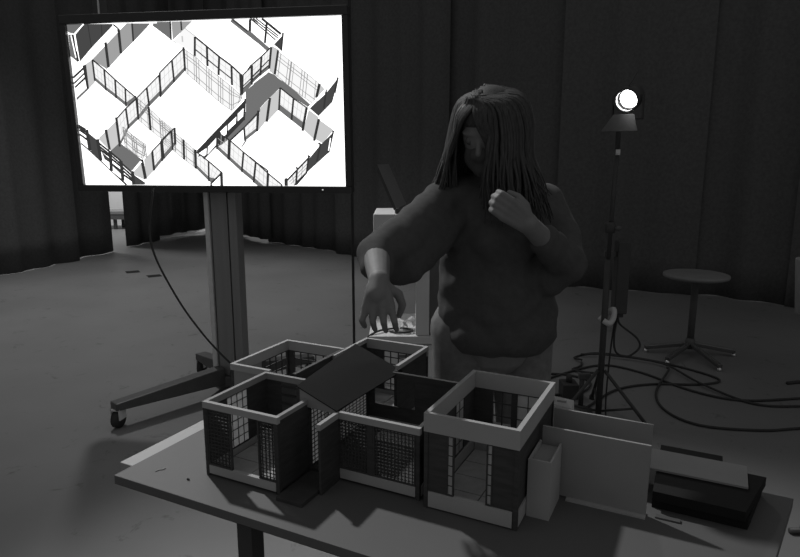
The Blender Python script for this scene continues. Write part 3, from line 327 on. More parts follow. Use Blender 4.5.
# ------------------------------------------------------------------ tables; U runs along the model's front, V away from the camera
YAW = math.atan2(314, 633.0)
UX = Vector((math.cos(YAW), -math.sin(YAW), 0)); VX = Vector((math.sin(YAW), math.cos(YAW), 0))
def uvw(u, v, z=0.0): return UX*u + VX*v + Vector((0,0,z))
TT = 0.75
wt = thing('under_board', 'white laminate board lying under the grey table board, showing at the left', 'board', uvw(-0.8,1.36,0.705), -YAW)
MB().box(-0.52,0.47,-0.34,0.34,0.0,0.0225).build('laminate_sheet', 'white_board', wt, bevel=0.002)
MB().box(-0.5215,-0.52,-0.338,0.338,0.002,0.020).build('edge_band', 'black_card', wt)
gt = thing('grey_table', 'long grey table board in the foreground under the architectural model', 'table', uvw(-0.5,1.24), -YAW)
o5 = (-0.5, 1.24)
tp = [(-1.239,0.938),(0.10,0.938),(0.224,1.545),(-1.235,1.60)]
MB().prism([(u-o5[0], v-o5[1]) for u,v in tp], 0.728, TT).build('table_top', 'board', gt, bevel=0.0015)
MB().prism([(u-o5[0], v-o5[1]) for u,v in [(-1.2385,0.9385),(0.0995,0.9385),(0.1,0.945),(-1.2385,0.945)]], 0.7275, 0.7445).build('edge_band', 'black_card', gt)
for u, v, zt in ((-0.855,0.975,0.728),(0.05,0.975,0.728),(0.13,1.50,0.728),(-0.42,1.5,0.704)):
    MB().box(u-o5[0]-0.02,u-o5[0]+0.02,v-o5[1]-0.02,v-o5[1]+0.02,0,zt).build('leg', 'table_leg', gt)

# ------------------------------------------------------------------ architectural model rooms
TH = 0.0065
class Wall:
    """straight wall in a room's own frame: a start corner, a direction and an outward side"""
    def __init__(s, p, d, n, L): s.p, s.d, s.n, s.L = Vector(p), Vector(d), Vector(n), L
    def bx(s, mb, s0, s1, z0, z1, t0=-TH/2, t1=TH/2):
        P = lambda a, t, z: (s.p.x+s.d.x*a+s.n.x*t, s.p.y+s.d.y*a+s.n.y*t, z)
        vs = [P(s0,t0,z0),P(s1,t0,z0),P(s1,t1,z0),P(s0,t1,z0),P(s0,t0,z1),P(s1,t0,z1),P(s1,t1,z1),P(s0,t1,z1)]
        fs = [(3,2,1,0),(4,5,6,7),(0,1,5,4),(1,2,6,5),(2,3,7,6),(3,0,4,7)]
        if s.d.x*s.n.y - s.d.y*s.n.x < 0: fs = [f[::-1] for f in fs]
        return mb.add(vs, fs)
def lattice(w, s0, s1, z0, z1, nx, nz, root, bw=0.0016, fw=0.004, paper=False, m='wood'):
    mb = MB()
    w.bx(mb,s0,s0+fw,z0,z1); w.bx(mb,s1-fw,s1,z0,z1); w.bx(mb,s0+fw,s1-fw,z0,z0+fw); w.bx(mb,s0+fw,s1-fw,z1-fw,z1)
    for i in range(1,nx):
        x = s0+(s1-s0)*i/nx; w.bx(mb,x-bw/2,x+bw/2,z0+fw,z1-fw,-0.0015,0.0015)
    for i in range(1,nz):
        z = z0+(z1-z0)*i/nz; w.bx(mb,s0+fw,s1-fw,z-bw/2,z+bw/2,-0.0013,0.0013)
    o = mb.build('lattice_screen', m, root)
    if paper:
        q = MB(); w.bx(q,s0+fw,s1-fw,z0+fw,z1-fw,-0.0006,0.0006); q.build('paper_pane', 'paper', o)
    return o
def room(name, label, u0, u1, v0, v1, h, band, base, walls, floor='wood', leg=0.007, band_m='card', posts=True, mats=0, extra=None):
    cu, cv = (u0+u1)/2, (v0+v1)/2; a, b = (u1-u0)/2, (v1-v0)/2
    root = thing(name, label, 'scale model', uvw(cu,cv,TT), -YAW, 'rooms of the architectural model')
    W = {'front':Wall((-a,-b),(1,0),(0,-1),2*a), 'back':Wall((-a,b),(1,0),(0,1),2*a),
         'left':Wall((-a,-b),(0,1),(-1,0),2*b), 'right':Wall((a,-b),(0,1),(1,0),2*b)}
    MB().box(-a,a,-b,b,leg*0.5,leg+0.004).build('floor_plate', floor, root)
    if posts:
        for x,y in ((-a,-b),(a,-b),(-a,b),(a,b)):
            MB().box(x-0.0045,x+0.0045,y-0.0045,y+0.0045,0,h-band if posts != 'full' else h-0.001).build('post', 'wood', root)
    for side, spec in walls.items():
        w = W[side]; bnd, bse, segs = spec.get('band',band), spec.get('base',base), spec['segs']
        e0, e1 = spec.get('span',(0,1)); bm_ = spec.get('bm', band_m)
        z0, z1 = leg+0.004+bse, h-bnd
        tk = TH/2+0.0018
        if bnd:
            i0 = -tk if side in ('front','back') else tk; q = MB()
            w.bx(q, e0*w.L+(-tk if side in ('front','back') and e0 == 0 else tk), e1*w.L+(tk if side in ('front','back') and e1 == 1 else -tk), z1, h, -tk, tk); q.build('wall_band', bm_, root)
        if bse:
            q = MB(); w.bx(q, e0*w.L+0.006, e1*w.L-0.006, leg, z0, -tk, tk); q.build('plinth', spec.get('sm','card'), root)
        for sg in segs:
            s0, s1, kind = sg[0]*w.L+0.0046, sg[1]*w.L-0.0046, sg[2]
            if sg[0] > 0: s0 -= 0.0046
            if sg[1] < 1: s1 += 0.0046
            if kind == 'panel': q = MB(); w.bx(q,s0,s1,z0,z1,-0.002,0.002); q.build('wall_panel', 'wood', root)
            elif kind == 'plaster': q = MB(); w.bx(q,s0,s1,z0,z1,-0.0025,0.0025); q.build('wall_panel', 'card_grey', root)
            elif kind == 'mullion': q = MB(); w.bx(q,s0,s1,z0,z1,-0.004,0.004); q.build('post', 'wood', root)
            elif kind == 'lattice': lattice(w,s0,s1,z0,z1,sg[3],sg[4],root,*(sg[5:6]))
            elif kind == 'shoji': lattice(w,s0,s1,z0,z1,sg[3],sg[4],root,0.002,0.003,True)
            elif kind == 'low': q = MB(); w.bx(q,s0,s1,z0,z0+sg[3],-0.002,0.002); q.build('wall_panel', 'wood', root)
            elif kind == 'shelves':
                q = MB(); w.bx(q,s0,s1,z0,z1,-0.002,0.0); q.build('wall_panel', 'steel', root)
                for k in range(6): q = MB(); zz = z0+(z1-z0)*(k+0.5)/6; w.bx(q,s0,s1,zz-0.002,zz+0.002,-0.008,0.002); q.build('slat', 'wood', root)
    if mats:
        nu, nv = mats; fz = leg+0.004
        for i in range(nu):
            for j in range(nv):
                sh = 0.5 if j % 2 else 0.0
                x0 = -a+0.008+(2*a-0.016)*i/nu; x1 = -a+0.008+(2*a-0.016)*(i+1)/nu
                y0 = -b+0.008+(2*b-0.016)*j/nv; y1 = -b+0.008+(2*b-0.016)*(j+1)/nv
                MB().box(x0+0.0012,x1-0.0012,y0+0.0012,y1-0.0012,fz,fz+0.002).build('tatami_mat', 'tatami', root)
    return root, W, (a, b)

# front left room
room('model_room', 'model room at the front left with lattice walls and doorway', -1.035,-0.825,1.045,1.272,0.188,0.016,0.017,
     {'front':{'segs':[(0.02,0.36,'lattice',7,16),(0.36,0.74,'open'),(0.74,0.98,'lattice',5,16)]},
      'left':{'segs':[(0,0.3,'panel'),(0.3,0.66,'shoji',4,6),(0.66,1,'panel')],'bm':'card_grey'},
      'back':{'segs':[(0,0.25,'panel'),(0.25,0.56,'shelves'),(0.56,0.92,'low',0.05),(0.92,1,'panel')],'bm':'card_grey'},
      'right':{'segs':[(0,0.52,'panel'),(0.52,0.56,'mullion'),(0.56,1,'shoji',6,15)],'bm':'card_grey','band':0.01,'base':0.0}}, mats=(2,3))
# back left room
room('model_room', 'model room at the back left with grid windows and pale rim', -1.17,-0.962,1.295,1.553,0.186,0.018,0.012,
     {'front':{'segs':[(0,1,'plaster')],'span':(0,0.66),'bm':'card','base':0.0},
      'left':{'segs':[(0,0.22,'plaster'),(0.22,0.26,'mullion'),(0.26,0.48,'plaster'),(0.48,0.53,'mullion'),(0.53,0.98,'lattice',4,5,0.003)],'band':0.03},
      'back':{'segs':[(0,0.1,'panel'),(0.1,0.78,'lattice',5,5,0.003),(0.78,0.86,'mullion'),(0.86,1,'plaster')],'band':0.03},
      'right':{'segs':[(0,1,'panel')],'bm':'wood','base':0.0}}, mats=(2,3), posts=True)
# back middle room
room('model_room', 'small model room behind the black roof, right of the back left room', -0.955,-0.745,1.478,1.685,0.186,0.012,0.012,
     {'left':{'segs':[(0,1,'panel')],'bm':'card'},
      'back':{'segs':[(0,0.28,'panel'),(0.28,0.8,'lattice',4,6,0.003),(0.8,1,'panel')],'band':0.03},
      'right':{'segs':[(0,1,'panel')]}}, mats=(2,3))
# middle room
CR, CW, (ca, cb2) = room('model_room', 'central model room with dark lattice front and black sloping roof panel', -0.832,-0.532,1.165,1.468,0.172,0.016,0.02,
     {'front':{'segs':[(0.31,0.58,'lattice',9,15),(0.58,0.62,'mullion'),(0.62,0.98,'lattice',12,15)],'span':(0.305,1)},
      'back':{'segs':[(0,0.08,'panel'),(0.08,0.5,'low',0.04),(0.5,1,'panel')],'bm':'wood'},
      'left':{'segs':[(0.37,0.41,'mullion'),(0.41,0.98,'shoji',9,16)],'band':0.02,'bm':'wood','span':(0.37,1),'base':0.0},
      'right':{'segs':[(0,1,'panel')],'bm':'wood'}})
for (x_,y_) in ((-0.05,0.10),(0.02,0.10)): MB().box(x_-0.033,x_+0.033,y_-0.045,y_+0.045,0.011,0.013).build('tatami_mat','tatami',CR)  # pale mats stand in for the lit patch near the back opening
def uvl(u, v, z, c=(-0.682, 1.3165)): return (u-c[0], v-c[1], z)
g = MB(); t = 0.006
tri = [(-0.846,0.170),(-0.738,0.166),(-0.738,0.172),(-0.846,0.214)]
g.add([uvl(u,1.1595,z) for u,z in tri]+[uvl(u,1.1655,z) for u,z in tri], [(0,1,2,3),(7,6,5,4),(1,0,4,5),(2,1,5,6),(3,2,6,7),(0,3,7,4)])
g.build('gable', 'card_grey', CR)
rf = MB(); q = [(-0.850,1.156,0.2165),(-0.738,1.156,0.1735),(-0.738,1.503,0.1635),(-0.890,1.503,0.2219)]
rf.add([uvl(*p) for p in q]+[uvl(p[0],p[1],p[2]+0.003) for p in q], [(3,2,1,0),(4,5,6,7),(0,1,5,4),(1,2,6,5),(2,3,7,6),(3,0,4,7)])
rf.build('roof_panel', 'black_card', CR)
MB().box(*[x for x in (-0.852+0.682,-0.844+0.682,1.158-1.3165,1.167-1.3165)],0.0,0.214).build('post', 'wood', CR)
MB().box(-0.742+0.682,-0.736+0.682,1.083-1.3165,1.160-1.3165,0.0,0.158).build('wing_wall', 'wood', CR)
MB().box(-0.744+0.682,-0.734+0.682,1.080-1.3165,1.157-1.3165,0.158,0.172).build('wing_cap', 'card', CR)
MB().box(-0.817+0.682,-0.746+0.682,1.02-1.3165,1.157-1.3165,0.0,0.009).build('porch_floor', 'wood', CR)
# right room
ER, EW, _ = room('model_room', 'tall model room at the right with deep white rim and open front', -0.505,-0.305,1.148,1.448,0.220,0.042,0.032,
     {'front':{'segs':[(0,0.24,'panel'),(0.24,0.32,'shoji',1,6),(0.32,0.68,'open'),(0.68,0.75,'shoji',1,6),(0.75,1,'panel')]},
      'back':{'segs':[(0,0.24,'panel'),(0.24,0.52,'lattice',2,4,0.003),(0.52,0.56,'mullion'),(0.56,0.86,'shoji',2,4),(0.86,1,'panel')]},
      'left':{'segs':[(0,0.55,'panel'),(0.55,0.75,'shoji',2,5),(0.75,1,'panel')]},
      'right':{'segs':[(0,1,'panel')]}}, mats=(2,4), leg=0.004)
# the small white box and the two standing boards beside it
def uvbox(mb, u0,u1,v0,v1,z0,z1,c): return mb.box(u0-c[0],u1-c[0],v0-c[1],v1-c[1],z0,z1)
c = (-0.278,1.27)
fb = thing('model_annex', 'small open white box standing against the tall right model room', 'scale model', uvw(c[0],c[1],TT), -YAW)
uvbox(MB(),-0.2985,-0.250,1.210,1.214,0.0,0.132,c).build('front_panel','card',fb)
uvbox(MB(),-0.254,-0.250,1.2145,1.312,0.0,0.132,c).build('side_panel','card',fb)
uvbox(MB(),-0.2985,-0.2945,1.2145,1.312,0.0,0.132,c).build('side_panel','card',fb)
uvbox(MB(),-0.294,-0.2545,1.2145,1.312,0.118,0.122,c).build('inner_shelf','card_grey',fb)
c = (-0.19,1.322)
gb = thing('display_board', 'pale rectangular card board standing upright in front at the right', 'board', uvw(c[0],c[1],TT), -YAW, 'upright card boards')
uvbox(MB(),-0.2955,-0.068,1.319,1.325,0.004,0.162,c).build('card_panel','panel_card',gb)
uvbox(MB(),-0.235,-0.068,1.306,1.332,0.0,0.004,c).build('base_and_light_strip','card',gb)  # white strip stands in for light leaking under the board
c = (-0.19,1.437)
hb = thing('display_board', 'pale rectangular card board standing upright behind the front board', 'board', uvw(c[0],c[1],TT), -YAW, 'upright card boards')
uvbox(MB(),-0.296,-0.073,1.434,1.440,0.0,0.162,c).build('card_panel','panel_card',hb)
uvbox(MB(),-0.235,-0.073,1.425,1.447,0.0,0.005,c).build('base_and_light_strip','card_grey',hb)
# flat boards stacked at the right end
c = (0.04,1.47)
def flat(name, poly, z0, z1, m, label, cat):
    o = MB().prism([(u-c[0],v-c[1]) for u,v in poly], z0, z1).build(name, m, None, False, 0.0008); o.location = uvw(c[0],c[1],TT); o.rotation_euler = (0,0,-YAW)
    return tag(o, label, cat, 'loose cards at the right end of the table')
flat('mounting_card', [(-0.05,1.322),(0.0,1.322),(0.0,1.335),(-0.05,1.335)], 0.0,0.004,'steel','thin grey card strip lying in front of the black cards','card')
flat('mounting_card', [(-0.06,1.365),(0.125,1.360),(0.160,1.53),(-0.06,1.53)], 0.0,0.022,'black_card','large black card at the bottom of the stack','card')
flat('mounting_card', [(-0.06,1.355),(0.118,1.350),(0.166,1.533),(-0.06,1.545)], 0.022,0.044,'black_card','black card directly under the white card','card')
flat('mounting_card', [(-0.06,1.562),(0.078,1.562),(0.078,1.600),(-0.06,1.600)], 0.0,0.046,'black_card','narrow black block at the back behind the white card','card')
flat('mounting_card', [(-0.10,1.452),(0.126,1.452),(0.128,1.560),(-0.10,1.560)], 0.0445,0.050,'card_grey','pale rectangular card lying on top of the black stack','card')
c = (-0.305,1.58)
pk = thing('paper_package', 'small white crumpled package behind the tall right model room', 'package', uvw(c[0],c[1],TT), -YAW)
MB().add([(-0.03,-0.025,0),(0.03,-0.03,0),(0.034,0.02,0),(-0.03,0.018,0),(-0.027,-0.02,0.122),(0.028,-0.024,0.118),(0.026,0.016,0.126),(-0.025,0.014,0.130),(0.0,-0.004,0.134)],
         [(3,2,1,0),(0,1,5,4),(1,2,6,5),(2,3,7,6),(3,0,4,7),(4,5,8),(5,6,8),(6,7,8),(7,4,8)]).build('wrapping','paper',pk)
MB().box(-0.012,0.012,-0.014,-0.006,0.126,0.132).build('flap','card',pk)
for (u,v,a_,lab) in ((-1.155,1.005,0.5,'short pale thread lying on the table corner'),(-1.06,1.0,-0.3,'dark crumb lying on the table before the front left model room')):
    o = MB().tube([(-0.012,0,0.0012),(-0.004,0.003,0.0012),(0.005,0.001,0.0012),(0.012,0.004,0.0012)] if 'thread' in lab else [(-0.003,0,0.002),(0,0.001,0.003),(0.003,0,0.002)],0.0012 if 'thread' in lab else 0.0022,6).build('thread_scrap' if 'thread' in lab else 'crumb','card' if 'thread' in lab else 'black')
    o.location = uvw(u,v,TT); o.rotation_euler = (0,0,a_); tag(o,lab,'scrap')

# ------------------------------------------------------------------ white trolley behind the person
tr = thing('white_trolley', 'white trolley with drawer cabinet and post behind the person', 'trolley', (0.02, 2.98, 0))
MB().box(-0.155,0.20,-0.20,0.22,0.09,0.655).build('cabinet', 'white_metal', tr, bevel=0.006)
MB().box(-0.165,0.21,-0.21,0.23,0.66,0.70).build('cabinet_top', 'white_metal', tr, bevel=0.006)
d_ = MB().box(-0.145,0.19,-0.212,-0.20,0.47,0.635).build('drawer', 'white_metal', tr, bevel=0.003)
MB().box(-0.03,0.07,-0.222,-0.212,0.60,0.612).build('handle', 'steel', d_)
d_ = MB().box(-0.145,0.19,-0.212,-0.20,0.12,0.455).build('drawer', 'white_metal', tr, bevel=0.003)
MB().box(-0.03,0.07,-0.222,-0.212,0.42,0.432).build('handle', 'steel', d_)
for x in (-0.12,0.165):
    for y in (-0.16,0.18): MB().tube([(x-0.012,y,0.042),(x+0.012,y,0.042)],0.042,14).build('castor_wheel','rubber',tr,True); 
MB().box(0.052,0.115,-0.20,-0.15,0.70,1.17).build('post', 'white_metal', tr, bevel=0.004)
MB().box(0.116,0.165,-0.195,-0.15,0.70,1.17).build('post_cover', 'steel', tr)
MB().box(-0.14,0.30,-0.20,0.16,1.17,1.262).build('upper_tray', 'white_metal', tr, bevel=0.006)
lp = thing('open_laptop', 'dark laptop standing open on the white trolley, seen edge-on', 'laptop', (0.0, 2.95, 1.262), R(-9))
MB().box(0.0,0.23,-0.15,0.15,0.0,0.018).build('keyboard_base','black',lp,bevel=0.003)
MB().bar((0.002,0,0.018),(-0.085,0,0.215),0.30,0.012,(1,0,0)).build('lid','black',lp)
for (x,y,z,r_,lab,sx) in ((0.005,2.86,0.705,0.4,'white paper sheet standing bent on the trolley behind the hand',0.05),(0.045,2.895,0.7055,-0.3,'curled white paper lying on the trolley beside the post',0.06)):
    n_=8; vs=[]; fs=[]
    for i in range(n_+1):
        t_=i/n_; xx=(t_-0.5)*sx; zz=0.05*math.sin(t_*math.pi*0.9)**1.0
        for yy in (-0.03,0.03): vs.append((xx,yy,zz))
    for i in range(n_+1):
        t_=i/n_; xx=(t_-0.5)*sx; zz=0.05*math.sin(t_*math.pi*0.9)+0.001
        for yy in (-0.03,0.03): vs.append((xx,yy,zz))
    k_=2*(n_+1)
    for i in range(n_): fs += [(2*i,2*i+2,2*i+3,2*i+1),(k_+2*i,k_+2*i+1,k_+2*i+3,k_+2*i+2)]
    o=MB().add(vs,fs).build('paper_sheet','paper',None,True); o.location=(x,y,z); o.rotation_euler=(0,0,r_); tag(o,lab,'paper','papers on the trolley')
tag(MB().tube(spline([(-0.05,2.84,0.706),(0.0,2.80,0.708),(0.06,2.82,0.712),(0.03,2.87,0.71),(-0.03,2.88,0.708),(-0.12,2.8,0.708),(-0.165,2.76,0.65),(-0.17,2.755,0.4),(-0.17,2.75,0.01)],6),0.005,8).build('trolley_cable','rubber',None,True),'thin black cable bunched on the white trolley','cable')

# ------------------------------------------------------------------ stool
sx, sy = 2.285, 4.72
st = thing('round_stool', 'round-topped pedestal stool with four-star base near the right edge', 'stool', (sx,sy,0))
MB().lathe([(0.0,0.60),(0.21,0.602),(0.236,0.612),(0.240,0.622),(0.236,0.634),(0.225,0.638),(0.0,0.638)],n=40).build('seat','seat',st,True)
MB().lathe([(0.026,0.10),(0.026,0.40),(0.026,0.585),(0.06,0.602)],n=20).build('pedestal','steel',st,True)
MB().lathe([(0.034,0.04),(0.040,0.06),(0.038,0.10),(0.028,0.125)],n=20).build('hub','steel',st,True)
for fx, fy in ((-0.34,0.03),(-0.29,-0.27),(0.02,-0.44),(0.31,-0.09)):
    v_ = Vector((fx,fy,0)); 
    ft = MB().bar((fx*0.06,fy*0.06,0.075),(fx,fy,0.038),0.034,0.026).build('foot','steel',st,bevel=0.003)
    MB().bar((fx*0.1,fy*0.1,0.0885),(fx*1.0,fy*1.0,0.0525),0.012,0.004).build('foot_trim','chrome',ft)
    MB().lathe([(0.014,0.0),(0.016,0.012),(0.012,0.028)],(fx*0.98,fy*0.98,0),12).build('glide','chrome',ft,True)

# ------------------------------------------------------------------ lamp on a light stand
ls = thing('light_stand', 'black light stand rising behind the boards at the right', 'stand', (1.171,3.46,0))
MB().tube([(0,0,0.03),(0,0,0.95)],0.018,14).build('lower_tube','black',ls,True)
MB().tube([(0.0,0,0.93),(0.012,0,1.60)],0.013,14).build('upper_tube','black',ls,True)
MB().lathe([(0.026,1.10),(0.030,1.115),(0.030,1.15),(0.022,1.16)],n=16).build('collar','black',ls,True)
MB().tube([(0.02,-0.01,1.127),(0.05,-0.03,1.127)],0.012,10).build('clamp_knob','steel',ls,True)
MB().tube([(0.012,-0.015,1.525),(0.012,-0.015,1.555)],0.012,10).build('spigot','alu_light',ls,True)
for a_ in (200,320,80):
    x_,y_=math.cos(R(a_)),math.sin(R(a_))
    lg=MB().tube([(x_*0.02,y_*0.02,0.30),(x_*0.30,y_*0.30,0.016)],0.010,10).build('leg','black',ls,True)
    MB().tube([(x_*0.02,y_*0.02,0.05),(x_*0.20,y_*0.20,0.112)],0.007,8).build('brace','black',lg,True)
    MB().lathe([(0.016,0.0),(0.016,0.02),(0.011,0.03)],(x_*0.30,y_*0.30,0),10).build('rubber_foot','rubber',lg,True)
tpz = MB(); tpz.tube(spline([(-0.012,-0.024,0.60),(0.02,-0.03,0.585),(0.045,-0.02,0.615),(0.05,0.0,0.66),(0.025,0.028,0.63),(-0.02,0.02,0.59)],5),0.016,10)
tag(tpz.build('white_cloth','white_plastic',None,True),'knotted white cloth tied around the light stand','cloth').location=(1.171,3.46,0)
pb = thing('power_pack', 'black power pack hanging on the light stand beside the white cloth', 'power pack', (1.262,3.50,0.63))
MB().box(-0.035,0.038,-0.04,0.04,0.0,0.42).build('housing','black',pb,bevel=0.008)
MB().box(-0.10,-0.035,-0.012,0.012,0.33,0.36).build('hook','steel',pb)
MB().box(-0.02,0.02,-0.03,0.03,-0.02,0.0).build('socket','rubber',pb)
L0 = Vector((1.226,3.46,1.82)); ld = Vector((-0.58,-0.76,-0.30)).normalized()
lm = thing('spot_lamp', 'small glowing spot lamp on top of the light stand', 'lamp', L0)
MB().lathe([(0.0,-0.13),(0.035,-0.13),(0.055,-0.10),(0.066,-0.03),(0.068,0.045),(0.064,0.045),(0.061,-0.03),(0.05,-0.09),(0.0,-0.10)],n=28,axis=ld).build('housing','black',lm,True)
MB().lathe([(0.012,-0.085),(0.030,-0.065),(0.046,-0.03),(0.055,0.012),(0.053,0.012),(0.044,-0.03),(0.028,-0.062),(0.012,-0.08)],n=28,axis=ld).build('reflector','reflector',lm,True)
bl = MB().lathe([(0.0,0.0),(0.042,0.0),(0.045,0.006),(0.036,0.014),(0.0,0.018)],c=ld*-0.03,n=24,axis=ld).build('bulb',emit('lamp_glow',1.0,12.0),lm,True)
for z_ in (0.014,0.03): MB().lathe([(0.0555,z_),(0.0605,z_),(0.0605,z_+0.006),(0.0555,z_+0.006),(0.0555,z_)],n=28,axis=ld,caps=False).build('lens_ring','chrome',lm,True)
side = ld.cross(Vector((0,0,1))).normalized()
yk=MB()
for s_ in (-1,1): yk.bar(side*0.08*s_+Vector((0,0,-0.105)),side*0.08*s_+Vector((0,0,0.02)),0.02,0.006,side)
yk.bar(side*-0.083+Vector((0,0,-0.105)),side*0.083+Vector((0,0,-0.105)),0.02,0.006); yk.build('yoke','black',lm)
MB().tube([(-0.043,0,-0.26),(-0.043,0,-0.10)],0.014,12).build('yoke_stem','black',lm,True)
f1 = ld*0.05+Vector((0,0,-0.066)); f2 = ld*0.16+Vector((0,0,-0.125))
MB().add([f1-side*0.05,f1+side*0.06,f2+side*0.085,f2-side*0.105,f1-side*0.05-Vector((0,0,0.003)),f1+side*0.06-Vector((0,0,0.003)),f2+side*0.085-Vector((0,0,0.003)),f2-side*0.105-Vector((0,0,0.003))],
         [(3,2,1,0),(4,5,6,7),(0,1,5,4),(1,2,6,5),(2,3,7,6),(3,0,4,7)]).build('barn_door','black',lm)
t1 = Vector((0,0,0.07)); 
MB().bar(t1+ld*0.01,t1+ld*0.05+Vector((0.055,0,0.085)),0.012,0.004).build('barn_door_arm','steel',lm)
MB().bar(ld*0.045+Vector((0.02,0,0.062)),ld*0.05+Vector((0.045,0,0.05)),0.014,0.004).build('clip','chrome',lm)
light('spot_lamp_light','SPOT',L0+ld*0.18,L0+ld*2+Vector((-0.35,0,-0.25)),9,0.04,120,0.8)

# cables by the stand
def cable(pts, label, r_=0.0075): return tag(MB().tube(spline(pts,6),r_,7).build('floor_cable','rubber',None,True),label,'cable','cables on the floor at the right')
z_=0.009
cable([(1.262,3.50,0.61),(1.28,3.50,0.56),(1.38,3.5,0.48),(1.40,3.5,0.42),(1.33,3.49,0.37),(1.26,3.49,0.40),(1.245,3.49,0.50),(1.26,3.495,0.61)],'black cable hanging in a loop from the power pack',0.006)
cable([(1.25,3.5,0.62),(1.235,3.50,0.45),(1.225,3.5,0.2),(1.22,3.48,0.03),(1.21,3.40,z_)],'black cable running straight down beside the light stand',0.005)
cable([(0.86,3.95,z_),(1.088,4.16,z_),(1.479,4.398,z_),(1.716,4.243,z_),(1.911,3.889,z_),(2.148,3.715,z_),(2.548,3.749,z_),(2.9,3.8,z_)],'black floor cable sweeping in a wide arc to the right edge')
cable([(1.36,4.46,0.03),(1.346,4.588,z_),(1.571,4.689,z_),(1.951,4.467,z_),(2.204,4.119,z_),(2.05,4.0,z_),(1.692,4.001,z_),(1.417,3.889,z_),(1.176,3.634,z_),(1.05,3.5,z_)],'black floor cable doubling back in a flat hairpin toward the stand')
cable([(1.93,4.30,z_+0.015),(1.916,4.243,z_+0.012),(1.673,3.853,z_),(1.607,3.555,z_),(1.716,3.338,z_),(2.021,3.271,z_),(2.263,3.298,z_),(2.7,3.34,z_)],'black floor cable curving nearest the table toward the right edge')
cable([(1.40,4.62,z_+0.014),(1.60,4.60,z_+0.014),(1.93,4.40,z_+0.015),(2.021,3.982,z_+0.014),(2.2,3.66,z_),(2.5,3.62,z_),(2.9,3.66,z_)],'black floor cable running below the stool base to the right')
cable([(0.85,4.16,z_),(1.022,4.21,z_),(1.199,4.18,z_),(1.297,4.039,z_),(1.18,3.85,z_),(0.95,3.80,z_)],'short black cable end curled left of the light stand')
cable([(1.36,4.46,0.012),(1.34,4.40,z_),(1.30,4.35,z_),(1.25,4.30,z_),(1.32,4.20,z_+0.014),(1.42,4.18,z_+0.014)],'black cable coil end behind the light stand')
cable([(2.63,4.02,z_),(2.75,4.04,z_),(2.95,4.0,z_)],'stub of black cable entering from the right edge',0.012)
adp = thing('cable_junction', 'black cable junction box on the floor left of the light stand', 'junction box', (1.085,3.80,0))
MB().box(-0.05,0.05,-0.06,0.06,0.0,0.10).build('box_body','black',adp,bevel=0.006)
MB().tube([(0.0,0.0,0.10),(0.0,0.0,0.14)],0.02,12).build('plug','rubber',adp,True)
mst = thing('short_clamp_post', 'short black clamp post standing just left of the light stand', 'clamp', (1.10,3.58,0))
MB().tube([(0,0,0.012),(0.0,0,0.22)],0.015,12).build('post','black',mst,True)
MB().lathe([(0.07,0.0),(0.07,0.008),(0.02,0.02)],n=20).build('base_plate','black',mst,True)
MB().box(-0.02,0.05,-0.015,0.015,0.20,0.235).build('jaw','steel',mst,bevel=0.003)

# ------------------------------------------------------------------ black chair cut by the right edge
ch = thing('black_chair', 'black chair cut off by the right edge of the picture', 'chair', (1.83,2.10,0), R(90))
MB().box(-0.21,0.21,-0.24,0.20,0.44,0.475).build('seat','black',ch,bevel=0.014)
bk = MB(); n_=10
for k in range(n_+1):
    t_=k/n_*2-1; bow=0.03*t_*t_
    for y_,z_ in ((0.335,0.93),(0.355,0.925),(0.378,1.14),(0.358,1.145)): bk.v.append((t_*0.21,y_-bow,z_))
for k in range(n_):
    b_=4*k
    for a_ in range(4): bk.f.append((b_+a_,b_+(a_+1)%4,b_+4+(a_+1)%4,b_+4+a_))
bk.f += [(3,2,1,0),(4*n_,4*n_+1,4*n_+2,4*n_+3)]; bk.mi=[0]*len(bk.f)
bk.build('backrest','black',ch,True,0.006)
for s_ in (-1,1):
    MB().tube([(s_*0.12,0.17,0.45),(s_*0.12,0.24,0.60),(s_*0.12,0.335,0.96)],0.011,10).build('back_post','steel',ch,True)
    for y_ in (-0.2,0.18): MB().tube([(s_*0.185,y_,0.445),(s_*0.20,y_*1.05,0.022)],0.011,10).build('leg','steel',ch,True)
    MB().tube([(s_*0.20,-0.24,0.013),(s_*0.20,0.24,0.013)],0.013,10).build('runner','black',ch,True)

# ------------------------------------------------------------------ the person
def sphere_pts(c, r, n=14, m=9, mtx=None):
    vs=[]; fs=[]; c=Vector(c); r=Vector(r) if not isinstance(r,(int,float)) else Vector((r,r,r))
    for i in range(1,m):
        th=math.pi*i/m
        for k in range(n):
            p=Vector((r.x*math.sin(th)*math.cos(2*math.pi*k/n), r.y*math.sin(th)*math.sin(2*math.pi*k/n), r.z*math.cos(th)))
            vs.append(c+(mtx@p if mtx else p))
    top=len(vs); vs.append(c+(mtx@Vector((0,0,r.z)) if mtx else Vector((0,0,r.z)))); vs.append(c+(mtx@Vector((0,0,-r.z)) if mtx else Vector((0,0,-r.z))))
    for i in range(m-2): fs+=[(i*n+k,(i+1)*n+k,(i+1)*n+(k+1)%n,i*n+(k+1)%n) for k in range(n)]
    fs+=[(top,k,(k+1)%n) for k in range(n)]; b=(m-2)*n
    fs+=[(top+1,b+(k+1)%n,b+k) for k in range(n)]
    return vs,fs
